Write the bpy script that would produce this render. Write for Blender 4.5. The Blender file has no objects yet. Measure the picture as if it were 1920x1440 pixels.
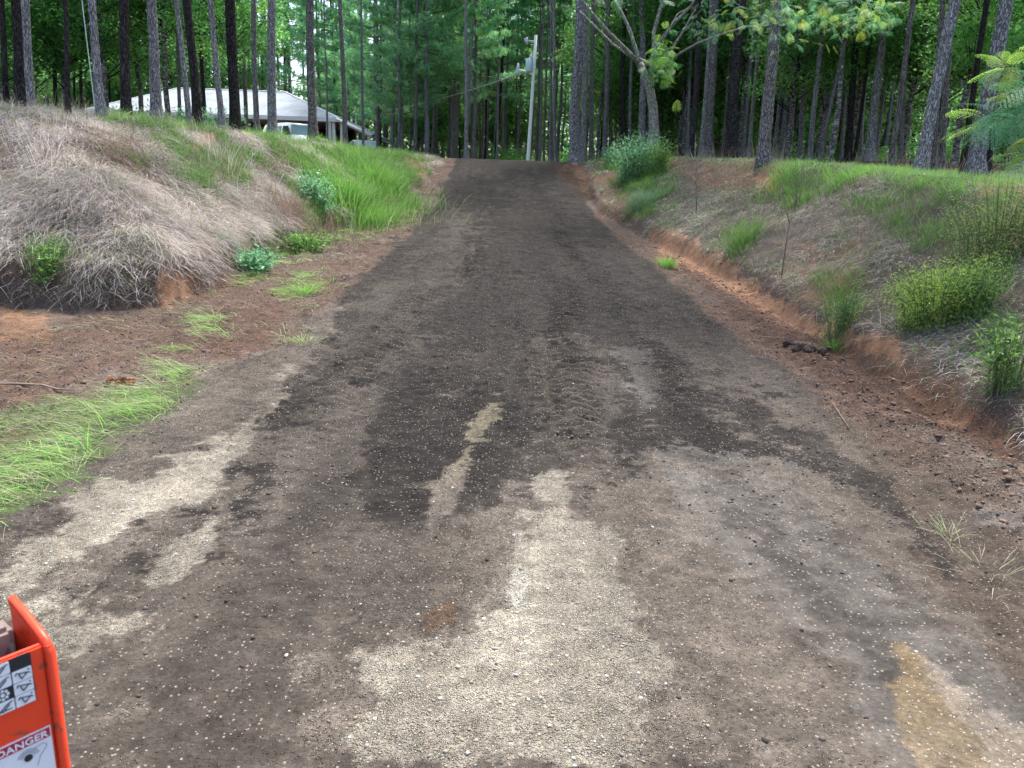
import bpy, math, random
import numpy as np
from mathutils import Vector, Matrix, Quaternion
random.seed(7); RNG = np.random.default_rng(7)
sc = bpy.context.scene
rad = math.radians

# ------------------------------------------------------------------ camera, sky, sun, exposure
CAM = np.array([0.0, 0.0, 2.0]); PITCH = rad(14.5); ROLL = rad(2.0); F = 1443.0   # focal length in photo pixels
fwd = np.array([0, math.cos(PITCH), -math.sin(PITCH)])
r0 = np.array([1.0, 0, 0]); u0 = np.array([0, math.sin(PITCH), math.cos(PITCH)])
RT = math.cos(ROLL)*r0 + math.sin(ROLL)*u0
UP = -math.sin(ROLL)*r0 + math.cos(ROLL)*u0
cd = bpy.data.cameras.new('camera'); cam = bpy.data.objects.new('camera', cd); sc.collection.objects.link(cam)
m = Matrix.Identity(4)
for i in range(3):
    m[i][0] = RT[i]; m[i][1] = UP[i]; m[i][2] = -fwd[i]; m[i][3] = CAM[i]
cam.matrix_world = m
cd.sensor_width = 36; cd.lens = F/1920*36; cd.clip_start = 0.05; cd.clip_end = 3000
cd.dof.use_dof = True; cd.dof.focus_distance = 8.0; cd.dof.aperture_fstop = 9.0
sc.camera = cam
SUN_EL, SUN_AZ = 64, 24          # elevation; azimuth the light comes from, degrees clockwise from +Y
w = bpy.data.worlds.new('World'); sc.world = w; w.use_nodes = True
nt = w.node_tree; nt.nodes.clear()
sky = nt.nodes.new('ShaderNodeTexSky'); sky.sky_type = 'NISHITA'; sky.sun_disc = False
sky.sun_elevation = rad(SUN_EL); sky.sun_rotation = rad(SUN_AZ); sky.air_density = 1.0; sky.dust_density = 3.0; sky.ozone_density = 1.0
bg = nt.nodes.new('ShaderNodeBackground'); bg.inputs[1].default_value = 0.15
wo = nt.nodes.new('ShaderNodeOutputWorld')
nt.links.new(sky.outputs[0], bg.inputs[0]); nt.links.new(bg.outputs[0], wo.inputs[0])
sl = bpy.data.lights.new('sun', 'SUN'); sl.energy = 2.8; sl.angle = rad(12); sl.color = (1, .97, .92)
so = bpy.data.objects.new('sun', sl); sc.collection.objects.link(so)
sd = Vector((math.sin(rad(SUN_AZ))*math.cos(rad(SUN_EL)), math.cos(rad(SUN_AZ))*math.cos(rad(SUN_EL)), math.sin(rad(SUN_EL))))
so.rotation_euler = sd.to_track_quat('Z', 'Y').to_euler()
sc.view_settings.view_transform = 'Standard'; sc.view_settings.look = 'None'
sc.view_settings.exposure = 1.5; sc.view_settings.gamma = 1
sc.cycles.max_bounces = 5; sc.cycles.diffuse_bounces = 3; sc.cycles.transmission_bounces = 3
sc.cycles.use_adaptive_sampling = True; sc.cycles.adaptive_threshold = 0.03

# ------------------------------------------------------------------ pixel <-> world helpers (photo pixels, 1920 x 1440)
def project(P):
    d = P - CAM
    z = d @ fwd; z = np.where(np.abs(z) < 1e-3, 1e-3, z)
    return 960 + F*(d @ RT)/z, 720 - F*(d @ UP)/z, z
def ray(px, py):
    d = fwd + RT*(px-960)/F + UP*(720-py)/F
    return d/np.linalg.norm(d)
def at(px, py, Y):
    d = ray(px, py); return CAM + d*(Y/d[1])

# ------------------------------------------------------------------ noise
def vnoise(x, y, seed=0):
    xi = np.floor(x).astype(np.int64); yi = np.floor(y).astype(np.int64)
    fx = x-xi; fy = y-yi; fx = fx*fx*(3-2*fx); fy = fy*fy*(3-2*fy)
    def h(a, b):
        n = (a*374761393 + b*668265263 + seed*974711) & 0xffffffff
        n = ((n ^ (n >> 13))*1274126177) & 0xffffffff
        n = n ^ (n >> 16)
        return (n & 0xffff)/65535.0
    return (h(xi, yi)*(1-fx)+h(xi+1, yi)*fx)*(1-fy) + (h(xi, yi+1)*(1-fx)+h(xi+1, yi+1)*fx)*fy
def fbm(x, y, s, oct=4, seed=0, gain=.5):
    """fractal noise in -1..1, s = wavelength in metres"""
    a = 1.0; t = 0; n = 0; f = 1/s
    for k in range(oct):
        t = t + a*(vnoise(x*f+17.3*k, y*f-9.1*k, seed+k)*2-1); n += a; a *= gain; f *= 2.03
    return t/n
def ss(a, b, v):
    t = np.clip((v-a)/(b-a), 0, 1); return t*t*(3-2*t)

# ------------------------------------------------------------------ terrain
_ry = np.linspace(-40, 140, 1801)
_rz = np.interp(_ry, [-40, 0, 7, 11, 15, 20, 25, 28.5, 32, 34.5, 37, 60, 100, 140], [-.5, 0, .02, .1, .4, .72, 1.22, 1.92, 2.72, 3.03, 3.1, 3.5, 3.9, 4.2])
_k = np.exp(-np.linspace(-2, 2, 25)**2); _k /= _k.sum(); _rz = np.convolve(np.pad(_rz, 12, 'edge'), _k, 'valid')
def roadz(y): return np.interp(y, _ry, _rz)
LT = [(-40, 14.5), (-20, 12.2), (-12, 11.3), (-8, 10.8), (-6, 10.7), (-5.0, 11.2), (-4.9, 14), (-4.5, 19), (-3.6, 24), (-3.15, 30), (-3.2, 34), (-6, 40), (-12, 46), (-40, 47)]
LPOLY = LT + [(-300, 60), (-300, 15)]
def xtR(y): return np.interp(y, [-20, 0, 5, 10, 14, 21, 25, 34, 40], [4.3, 4.0, 3.95, 4.2, 4.1, 3.2, 2.55, 2.35, 4.0])
def inpoly(x, y, poly):
    c = np.zeros(x.shape, bool); n = len(poly)
    for i in range(n):
        x1, y1 = poly[i]; x2, y2 = poly[(i+1) % n]
        if y1 == y2: continue
        c ^= ((y1 > y) != (y2 > y)) & (x < (x2-x1)*(y-y1)/(y2-y1)+x1)
    return c
def pdist(x, y, pts, closed=False):
    d = np.full(x.shape, 1e9); n = len(pts)
    for i in range(n if closed else n-1):
        x1, y1 = pts[i]; x2, y2 = pts[(i+1) % n]; dx, dy = x2-x1, y2-y1
        t = np.clip(((x-x1)*dx+(y-y1)*dy)/(dx*dx+dy*dy+1e-9), 0, 1)
        d = np.minimum(d, np.hypot(x-x1-t*dx, y-y1-t*dy))
    return d
def pdist_soft(x, y, pts, p=4.0):
    s_ = np.zeros(x.shape)
    for i in range(len(pts)-1):
        x1, y1 = pts[i]; x2, y2 = pts[i+1]; dx, dy = x2-x1, y2-y1
        t = np.clip(((x-x1)*dx+(y-y1)*dy)/(dx*dx+dy*dy+1e-9), 0, 1)
        s_ += (np.hypot(x-x1-t*dx, y-y1-t*dy)+1e-3)**-p
    return s_**(-1/p)
def base_terrain(x, y):
    """height, left-bank depth, right-bank depth (positive inside the bank)"""
    x = np.asarray(x, float); y = np.asarray(y, float)
    wob = .18*fbm(x, y, 2.3, 3, 5)
    dl = np.where(inpoly(x, y, LPOLY), 1.08*pdist_soft(x, y, LT), -pdist(x, y, LT)) + wob
    dr = x - xtR(y) + wob*.8
    R = roadz(y)
    dr = np.where(y > 40, dr - (y-40)*.5, dr)
    pl = 2.99 + .075*np.clip(dl-3.0, 0, 7.5) + .05*fbm(x, y, 5, 2, 9)
    pl = np.where(y > 30, pl*(1-ss(30, 45, y)) + 3.65*ss(30, 45, y), pl)
    pr = np.interp(y, [-20, 0, 8, 12, 18, 26, 34, 44, 140], [1.6, 1.9, 2.0, 2.15, 2.55, 3.0, 3.3, 3.6, 4.2]) + .015*np.clip(dr-3, 0, 30) + .06*fbm(x, y, 4, 2, 12)
    def prof(d, w, cut):
        c = cut*ss(0, .3, d)
        return c + (1-cut)*(.62*np.clip((d-.1)/w, 0, 1) + .38*ss(0, w, d))
    hl = prof(dl, 2.9, .17); hr = prof(dr, 3.3, .13)
    z = R + np.maximum(pl-R, 0)*hl
    z = np.where(dr > -0.5, R + np.maximum(pr-R, .0)*hr, z)
    bank = (ss(.1, .8, dl)*(1-ss(3.2, 5, dl)) + ss(.1, .8, dr)*(1-ss(3.2, 5, dr)))
    z = z + bank*(.2*fbm(x, y, 1.3, 4, 21))
    z = z + .02*fbm(x, y, 6, 2, 3)
    return z, dl, dr
def road_half(y, side):
    if side < 0: return np.interp(y, [0, 3, 5, 7, 9, 12, 20, 30, 36], [-4.6, -4.2, -3.6, -3.1, -2.75, -2.7, -2.7, -2.6, -2.8])
    return np.interp(y, [0, 3, 5, 7, 10, 15, 20, 28, 36], [3.0, 3.0, 3.1, 3.05, 3.0, 2.85, 2.6, 2.2, 2.2])
def terrain(x, y):
    z, dl, dr = base_terrain(x, y)
    el = road_half(y, -1); er = road_half(y, 1)
    wob = .15*fbm(x, y, 1.1, 3, 31)
    inr = ss(-.12, .12, x-el+wob)*ss(-.12, .12, er-x+wob)*(1-ss(36, 40, y))
    near = 1-ss(24, 40, y)
    verge = (1-inr)*(1-ss(.1, .6, dl))*(1-ss(.1, .6, dr))*near
    # rough dug soil on the verges
    lump = fbm(x, y, .55, 5, 41, .62)
    z = z + verge*(.085*lump + .05*np.abs(fbm(x, y, .22, 3, 43)) - .03)
    # berm of dug soil along the right toe, and a small wheel ridge next to it
    berm = np.exp(-((dr+.55)/.28)**2)*(1-ss(9, 12, y))*ss(1, 4, y)
    z = z + berm*(.13+.12*fbm(x, y, .4, 4, 47, .6))
    be2 = np.exp(-((x-er-.05)/.22)**2)*(1-ss(22, 28, y))
    z = z + be2*(.03+.06*fbm(x, y, .35, 4, 48, .6))
    be3 = np.exp(-((x-el+.1)/.25)**2)*(ss(9, 12, y))*(1-ss(24, 30, y))
    z = z + be3*(.02+.05*fbm(x, y, .35, 4, 49, .6))
    # driveway: clods, tyre lugs, shallow ruts
    cl = fbm(x, y, .16, 4, 51, .6)
    lvl = .5+.5*fbm(x, y, 1.7, 2, 53)
    amp = np.interp(y, [2, 6, 10, 30], [.5, 1.3, 1.7, 2.0])
    z = z + inr*near*(.028*cl*(.3+lvl)*amp + .011*fbm(x, y, .06, 2, 57)*(.3+lvl) + .022*fbm(x, y, .9, 2, 55))
    for xc, hw, y0, y1, a in ((.78, .3, 4.6, 16, 1.0), (-1.5, .32, 5.0, 15, .85), (1.6, .24, 5.5, 12, .6), (.1, .26, 9.5, 14, .7), (-.9, .25, 13, 28, .9), (1.3, .24, 13, 28, .9), (.35, .24, 5.5, 12, .5), (-.75, .26, 6, 13, .5), (-2.35, .2, 4.2, 9, .55)):
        xx = xc + .18*np.sin(y*.35+xc*3)
        u = (x-xx)/hw
        m = np.exp(-(np.abs(u)**4))*ss(y0, y0+2.2, y)*(1-ss(y1-4, y1, y))*a*inr
        ph = (y + .5*np.abs(x-xx) + .05*fbm(x, y, .5, 3, 61))/(.13+.0035*y)
        s = np.sin(ph*2*math.pi)
        z = z + m*(.040*np.sign(s)*np.abs(s)**.6*(.15+1.1*vnoise(x*2.2, y*1.3, 63)) - .010)
    return z, dl, dr, inr
def tz(x, y):
    return float(base_terrain(np.array([x]), np.array([y]))[0][0])
def tzf(x, y):
    return float(terrain(np.array([float(x)]), np.array([float(y)]))[0][0])
def hit(px, py, ymax=60):
    d = ray(px, py); t = np.linspace(.5, ymax/d[1], 3000)
    P = CAM + t[:, None]*d
    z = base_terrain(P[:, 0], P[:, 1])[0]
    k = np.nonzero(P[:, 2] < z)[0]
    k = k[0] if len(k) else len(t)-1
    return P[k, 0], P[k, 1], z[k]

# ------------------------------------------------------------------ object helpers
def tag(o, label=None, cat=None, group=None, kind=None):
    if label: o['label'] = label
    if cat: o['category'] = cat
    if group: o['group'] = group
    if kind: o['kind'] = kind
    return o
def empty(name, loc, label, cat, group=None, rot=None):
    o = bpy.data.objects.new(name, None); sc.collection.objects.link(o); o.location = loc
    o.empty_display_size = .2
    if rot is not None: o.rotation_mode = 'QUATERNION'; o.rotation_quaternion = rot
    return tag(o, label, cat, group)
def link(name, me, parent=None, mat=None):
    o = bpy.data.objects.new(name, me); sc.collection.objects.link(o)
    if parent: o.parent = parent
    if mat: me.materials.clear(); me.materials.append(mat)
    return o
def mesh_np(name, V, faces, col=None, smooth=False, mat=None, attrs=None):
    """faces: list of integer arrays (n,k)"""
    me = bpy.data.meshes.new(name)
    V = np.ascontiguousarray(V, np.float32)
    me.vertices.add(len(V)); me.vertices.foreach_set('co', V.ravel())
    fs = [f for f in faces if len(f)]
    li = np.concatenate([f.ravel() for f in fs]).astype(np.int32)
    tot = np.concatenate([np.full(len(f), f.shape[1]) for f in fs]).astype(np.int32)
    st = np.concatenate([[0], np.cumsum(tot)[:-1]]).astype(np.int32)
    me.loops.add(len(li)); me.loops.foreach_set('vertex_index', li)
    me.polygons.add(len(tot)); me.polygons.foreach_set('loop_start', st); me.polygons.foreach_set('loop_total', tot)
    if smooth: me.polygons.foreach_set('use_smooth', np.ones(len(tot), bool))
    me.update(calc_edges=True)
    if col is not None:
        a = me.color_attributes.new('col', 'FLOAT_COLOR', 'POINT')
        c = np.ones((len(V), 4), np.float32); c[:, :3] = col; a.data.foreach_set('color', c.ravel())
    for k, v in (attrs or {}).items():
        a = me.attributes.new(k, 'FLOAT', 'POINT'); a.data.foreach_set('value', np.ascontiguousarray(v, np.float32))
    if mat: me.materials.append(mat)
    return me
class MB:
    """collects solids into one mesh"""
    def __init__(s): s.v = []; s.f = []; s.n = 0
    def add(s, V, Fs):
        V = np.asarray(V, float)
        for f in Fs: s.f.append([i+s.n for i in f])
        s.v.append(V); s.n += len(V)
    def box(s, c, size, rz=0, M=None):
        x, y, z = [a/2 for a in size]
        V = np.array([(i, j, k) for i in (-x, x) for j in (-y, y) for k in (-z, z)])
        if rz: V = V @ np.array([[math.cos(rz), math.sin(rz), 0], [-math.sin(rz), math.cos(rz), 0], [0, 0, 1]])
        V = V + np.array(c)
        s.add(V, [(0, 1, 3, 2), (4, 6, 7, 5), (0, 4, 5, 1), (2, 3, 7, 6), (0, 2, 6, 4), (1, 5, 7, 3)])
    def hexa(s, V): s.add(V, [(0, 1, 2, 3), (7, 6, 5, 4), (0, 4, 5, 1), (1, 5, 6, 2), (2, 6, 7, 3), (3, 7, 4, 0)])
    def tube(s, pts, rads, n=8, caps=True):
        pts = [np.asarray(p, float) for p in pts]; rings = []
        if np.isscalar(rads): rads = [rads]*len(pts)
        ref = None
        for i, p in enumerate(pts):
            d = pts[min(i+1, len(pts)-1)] - pts[max(i-1, 0)]; d = d/(np.linalg.norm(d)+1e-9)
            if ref is None: ref = np.array([1.0, 0, 0]) if abs(d[0]) < .9 else np.array([0, 1.0, 0])
            a = ref - d*(ref@d); a /= np.linalg.norm(a)+1e-9; b = np.cross(d, a); ref = a
            for k in range(n):
                t = 2*math.pi*k/n; rings.append(p + rads[i]*(a*math.cos(t)+b*math.sin(t)))
        Fs = []
        for i in range(len(pts)-1):
            for k in range(n):
                Fs.append((i*n+k, i*n+(k+1) % n, (i+1)*n+(k+1) % n, (i+1)*n+k))
        if caps:
            Fs.append(tuple(range(n-1, -1, -1))); Fs.append(tuple((len(pts)-1)*n+k for k in range(n)))
        s.add(rings, Fs)
    def mesh(s, name, mat=None, smooth=False, bevel=0):
        me = bpy.data.meshes.new(name); me.from_pydata(np.vstack(s.v).tolist(), [], s.f)
        if smooth: me.polygons.foreach_set('use_smooth', np.ones(len(me.polygons), bool))
        me.update()
        if bevel:
            import bmesh
            bm = bmesh.new(); bm.from_mesh(me)
            bmesh.ops.bevel(bm, geom=bm.edges[:], offset=bevel, segments=2, affect='EDGES', clamp_overlap=True)
            bm.to_mesh(me); bm.free()
        if mat: me.materials.append(mat)
        return me
    def build(s, name, mat, parent=None, smooth=False, bevel=0):
        return link(name, s.mesh(name, mat, smooth, bevel), parent)

# ------------------------------------------------------------------ materials
def new_mat(name):
    m = bpy.data.materials.new(name); m.use_nodes = True; t = m.node_tree; t.nodes.clear()
    o = t.nodes.new('ShaderNodeOutputMaterial'); return m, t, o
def nd(t, kind, **kw):
    n = t.nodes.new('ShaderNode'+kind)
    for k, v in kw.items():
        if k.startswith('i_'):
            key = k[2:]; key = int(key) if key.isdigit() else key.replace('_', ' ')
            n.inputs[key].default_value = v
        else: setattr(n, k, v)
    return n
def mixc(t, fac, a, b, mode='MIX'):
    n = t.nodes.new('ShaderNodeMix'); n.data_type = 'RGBA'; n.blend_type = mode
    for s, v in ((n.inputs[0], fac), (n.inputs[6], a), (n.inputs[7], b)):
        if hasattr(v, 'is_linked'): t.links.new(v, s)
        else: s.default_value = v if not isinstance(v, tuple) else (*v, 1)
    return n.outputs[2]
def mathn(t, op, a, b=0.0, clamp=False):
    n = t.nodes.new('ShaderNodeMath'); n.operation = op; n.use_clamp = clamp
    for s, v in ((n.inputs[0], a), (n.inputs[1], b)):
        if hasattr(v, 'is_linked'): t.links.new(v, s)
        else: s.default_value = v
    return n.outputs[0]
def ramp(t, fac, stops):
    n = t.nodes.new('ShaderNodeValToRGB'); e = n.color_ramp.elements
    while len(e) < len(stops): e.new(.5)
    for k, (p, c) in enumerate(stops): e[k].position = p; e[k].color = (*c, 1) if len(c) == 3 else c
    t.links.new(fac, n.inputs[0]); return n.outputs[0]
def coords(t, kind='Object', scale=(1, 1, 1)):
    tc = t.nodes.new('ShaderNodeTexCoord'); mp = t.nodes.new('ShaderNodeMapping'); mp.inputs['Scale'].default_value = scale
    t.links.new(tc.outputs[kind], mp.inputs[0]); return mp.outputs[0]
def noise(t, vec, scale, detail=4, rough=.55):
    n = nd(t, 'TexNoise'); n.inputs['Scale'].default_value = scale; n.inputs['Detail'].default_value = detail; n.inputs['Roughness'].default_value = rough
    t.links.new(vec, n.inputs['Vector']); return n.outputs[0]
def vor(t, vec, scale, feature='F1', rnd=1):
    n = nd(t, 'TexVoronoi'); n.feature = feature; n.inputs['Scale'].default_value = scale; n.inputs['Randomness'].default_value = rnd
    t.links.new(vec, n.inputs['Vector']); return n
def bump(t, h, strength, dist):
    n = nd(t, 'Bump'); n.inputs['Strength'].default_value = strength; n.inputs['Distance'].default_value = dist
    t.links.new(h, n.inputs['Height']); return n.outputs[0]
def pbr(t, o, col, rough=.8, nrm=None, spec=.3, metal=0):
    p = nd(t, 'BsdfPrincipled'); p.inputs['Roughness'].default_value = rough if not hasattr(rough, 'is_linked') else .5
    p.inputs['Specular IOR Level'].default_value = spec; p.inputs['Metallic'].default_value = metal
    if hasattr(col, 'is_linked'): t.links.new(col, p.inputs['Base Color'])
    else: p.inputs['Base Color'].default_value = (*col, 1)
    if hasattr(rough, 'is_linked'): t.links.new(rough, p.inputs['Roughness'])
    if nrm: t.links.new(nrm, p.inputs['Normal'])
    t.links.new(p.outputs[0], o.inputs[0]); return p
def simple(name, col, rough=.6, var=.12, scale=12, spec=.3, metal=0, bmp=0):
    m, t, o = new_mat(name); v = coords(t)
    n = noise(t, v, scale, 5)
    c = mixc(t, n, tuple(a*(1-var) for a in col), tuple(min(1, a*(1+var)) for a in col))
    pbr(t, o, c, rough, bump(t, n, .4, bmp) if bmp else None, spec, metal); return m
def attr_mat(name, rough=.7, transl=.35, var=.25, spec=.2):
    """vegetation: colour from the vertex colours, some light passes through"""
    m, t, o = new_mat(name)
    a = nd(t, 'Attribute'); a.attribute_name = 'col'
    oi = nd(t, 'ObjectInfo')
    f = mathn(t, 'MULTIPLY_ADD', oi.outputs['Random'], var); t.nodes[-1].inputs[2].default_value = 1-var/2
    mul = nd(t, 'VectorMath'); mul.operation = 'SCALE'; t.links.new(a.outputs['Color'], mul.inputs[0]); t.links.new(f, mul.inputs['Scale'])
    p = nd(t, 'BsdfPrincipled'); p.inputs['Roughness'].default_value = rough; p.inputs['Specular IOR Level'].default_value = spec
    t.links.new(mul.outputs[0], p.inputs['Base Color'])
    tr = nd(t, 'BsdfTranslucent'); t.links.new(mul.outputs[0], tr.inputs[0])
    mx = nd(t, 'MixShader'); mx.inputs[0].default_value = transl
    t.links.new(p.outputs[0], mx.inputs[1]); t.links.new(tr.outputs[0], mx.inputs[2]); t.links.new(mx.outputs[0], o.inputs[0])
    return m
M_leaf = attr_mat('leaf', .45, .5, .3, .4)
M_needle = attr_mat('needles', .6, .5, .3, .2)
M_grass = attr_mat('grass_blades', .6, .35, .1, .2)
M_straw = attr_mat('straw_blades', .85, .32, .1, .1)
def bark(name, c1, c2, c3, sz=2.4, vs=3.4):
    m, t, o = new_mat(name)
    v = coords(t, 'Object', (1, 1, sz))
    n0 = noise(t, v, vs*.45, 3)
    vv = nd(t, 'VectorMath'); vv.operation = 'SCALE'; vv.inputs['Scale'].default_value = 2.6/vs
    nn = nd(t, 'TexNoise'); nn.inputs['Scale'].default_value = vs*.6; t.links.new(v, nn.inputs['Vector'])
    t.links.new(nn.outputs['Color'], vv.inputs[0])
    ad = nd(t, 'VectorMath'); ad.operation = 'ADD'; t.links.new(v, ad.inputs[0]); t.links.new(vv.outputs[0], ad.inputs[1])
    vo = vor(t, ad.outputs[0], vs, 'DISTANCE_TO_EDGE')
    cell = vor(t, ad.outputs[0], vs, 'F1')
    e = mathn(t, 'MULTIPLY', vo.outputs['Distance'], 4.5, True)
    c = mixc(t, n0, c1, c2)
    c = mixc(t, mathn(t, 'MULTIPLY', nd_r(t, cell.outputs['Color']), .5), c, c3)
    c = mixc(t, e, tuple(a*.25 for a in c1), c)
    oi = nd(t, 'ObjectInfo'); br = mathn(t, 'MULTIPLY_ADD', oi.outputs['Random'], .4); t.nodes[-1].inputs[2].default_value = .8
    sc_ = nd(t, 'VectorMath'); sc_.operation = 'SCALE'; t.links.new(c, sc_.inputs[0]); t.links.new(br, sc_.inputs['Scale'])
    pbr(t, o, sc_.outputs[0], .92, bump(t, e, .9, .02), .1); return m
def nd_r(t, colsock):
    s = nd(t, 'SeparateColor'); t.links.new(colsock, s.inputs[0]); return s.outputs[0]
M_bark = bark('bark_grey', (.28, .26, .265), (.43, .41, .42), (.56, .54, .56))
M_barkd = bark('bark_dark', (.035, .030, .028), (.07, .06, .058), (.12, .108, .108))
M_barkb = bark('bark_brown', (.19, .165, .155), (.31, .28, .27), (.42, .39, .39))
M_smooth = bark('bark_pale', (.42, .40, .35), (.56, .54, .48), (.62, .6, .54), .28, 22)
M_twig = simple('dry_twig', (.22, .17, .13), .9, .3, 20)

def ground_mat(name):
    m, t, o = new_mat(name)
    v = coords(t, 'Object')
    a = nd(t, 'Attribute'); a.attribute_name = 'col'
    g = nd(t, 'Attribute'); g.attribute_name = 'gravel'
    sm = nd(t, 'Attribute'); sm.attribute_name = 'smoothness'
    n1 = noise(t, v, 7, 6, .62); n2 = noise(t, v, 45, 5, .7); n3 = noise(t, v, 1.3, 4)
    base = mixc(t, 1.0, a.outputs['Color'], ramp(t, n1, [(.25, (.62, .60, .58)), (.5, (1, 1, 1)), (.78, (1.38, 1.33, 1.28))]), 'MULTIPLY')
    base = mixc(t, 1.0, base, ramp(t, n2, [(.3, (.62, .62, .62)), (.55, (1.05, 1.05, 1.05)), (.75, (1.5, 1.48, 1.44))]), 'MULTIPLY')
    # pebbles: per-cell colours, dense where there is gravel
    cells = vor(t, v, 125); cr = nd(t, 'SeparateColor'); t.links.new(cells.outputs['Color'], cr.inputs[0])
    peb = ramp(t, cr.outputs[1], [(0, (.17, .14, .11)), (.35, (.32, .275, .215)), (.6, (.44, .385, .30)), (.8, (.55, .51, .44)), (.93, (.42, .33, .18)), (1, (.72, .70, .66))])
    shape = mathn(t, 'LESS_THAN', cells.outputs['Distance'], mathn(t, 'ADD', mathn(t, 'MULTIPLY', cr.outputs[2], .32), mathn(t, 'ADD', mathn(t, 'MULTIPLY', g.outputs['Fac'], .1), .10)))
    dens = mathn(t, 'ADD', mathn(t, 'MULTIPLY', g.outputs['Fac'], .60), .006)
    n4 = noise(t, v, 16, 3); dens = mathn(t, 'MULTIPLY', dens, mathn(t, 'MULTIPLY_ADD', n4, 2.0)); 
    on = mathn(t, 'LESS_THAN', cr.outputs[0], dens)
    c = mixc(t, mathn(t, 'MULTIPLY', on, shape), base, peb)
    cells2 = vor(t, v, 38); cr2 = nd(t, 'SeparateColor'); t.links.new(cells2.outputs['Color'], cr2.inputs[0])
    on2 = mathn(t, 'MULTIPLY', mathn(t, 'LESS_THAN', cr2.outputs[0], mathn(t, 'MULTIPLY_ADD', g.outputs['Fac'], .03)), mathn(t, 'LESS_THAN', cells2.outputs['Distance'], .2))
    c = mixc(t, mathn(t, 'MULTIPLY', on2, .7), c, (.34, .30, .25))
    h = mathn(t, 'ADD', mathn(t, 'MULTIPLY', n2, .6), mathn(t, 'MULTIPLY', n1, .9))
    pb = mathn(t, 'MULTIPLY', mathn(t, 'SUBTRACT', .45, cells.outputs['Distance']), mathn(t, 'MULTIPLY', on, .9))
    h = mathn(t, 'ADD', h, pb)
    b = nd(t, 'Bump'); b.inputs['Distance'].default_value = .032; t.links.new(h, b.inputs['Height'])
    t.links.new(mathn(t, 'SUBTRACT', 1.0, mathn(t, 'MULTIPLY', sm.outputs['Fac'], .6)), b.inputs['Strength'])
    pbr(t, o, c, .93, b.outputs[0], .15); return m
M_ground = ground_mat('soil')

# ------------------------------------------------------------------ surface colours of the ground (real differences of material)
C_DARK = np.array([.030, .0255, .0225]); C_BROWN = np.array([.122, .102, .085]); C_TAN = np.array([.25, .21, .175])
C_GRAV = np.array([.46, .415, .335]); C_CLAY = np.array([.30, .165, .095]); C_GREY = np.array([.118, .108, .098])
C_VERGE = np.array([.125, .092, .071]); C_GRASS = np.array([.09, .13, .045]); C_STRAW = np.array([.15, .125, .10]); C_LITTER = np.array([.13, .065, .040])
C_YEL = np.array([.36, .255, .13]); C_REDB = np.array([.13, .075, .052])
def pmask(px, py, poly, soft, wob):
    bx = [p[0] for p in poly]; by = [p[1] for p in poly]
    out = np.zeros(px.shape)
    k = np.nonzero((px > min(bx)-3*soft) & (px < max(bx)+3*soft) & (py > min(by)-3*soft) & (py < max(by)+3*soft))[0]
    if len(k) == 0: return out
    x, y = px[k], py[k]
    d = pdist(x, y, poly, True)*np.where(inpoly(x, y, poly), 1, -1) + wob[k]*soft*3.6
    out[k] = ss(-soft, soft, d); return out
HALO = [
 ([(860,960),(1010,880),(1160,910),(1260,1060),(1330,1300),(1300,1440),(540,1440),(590,1290),(540,1210),(700,1150),(850,1110)], 60, C_TAN, .65, .55, 0),
 ([(0,1040),(150,900),(380,770),(520,700),(520,820),(420,960),(260,1060),(0,1180)], 50, C_TAN, .6, .5, 0),
]
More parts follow.
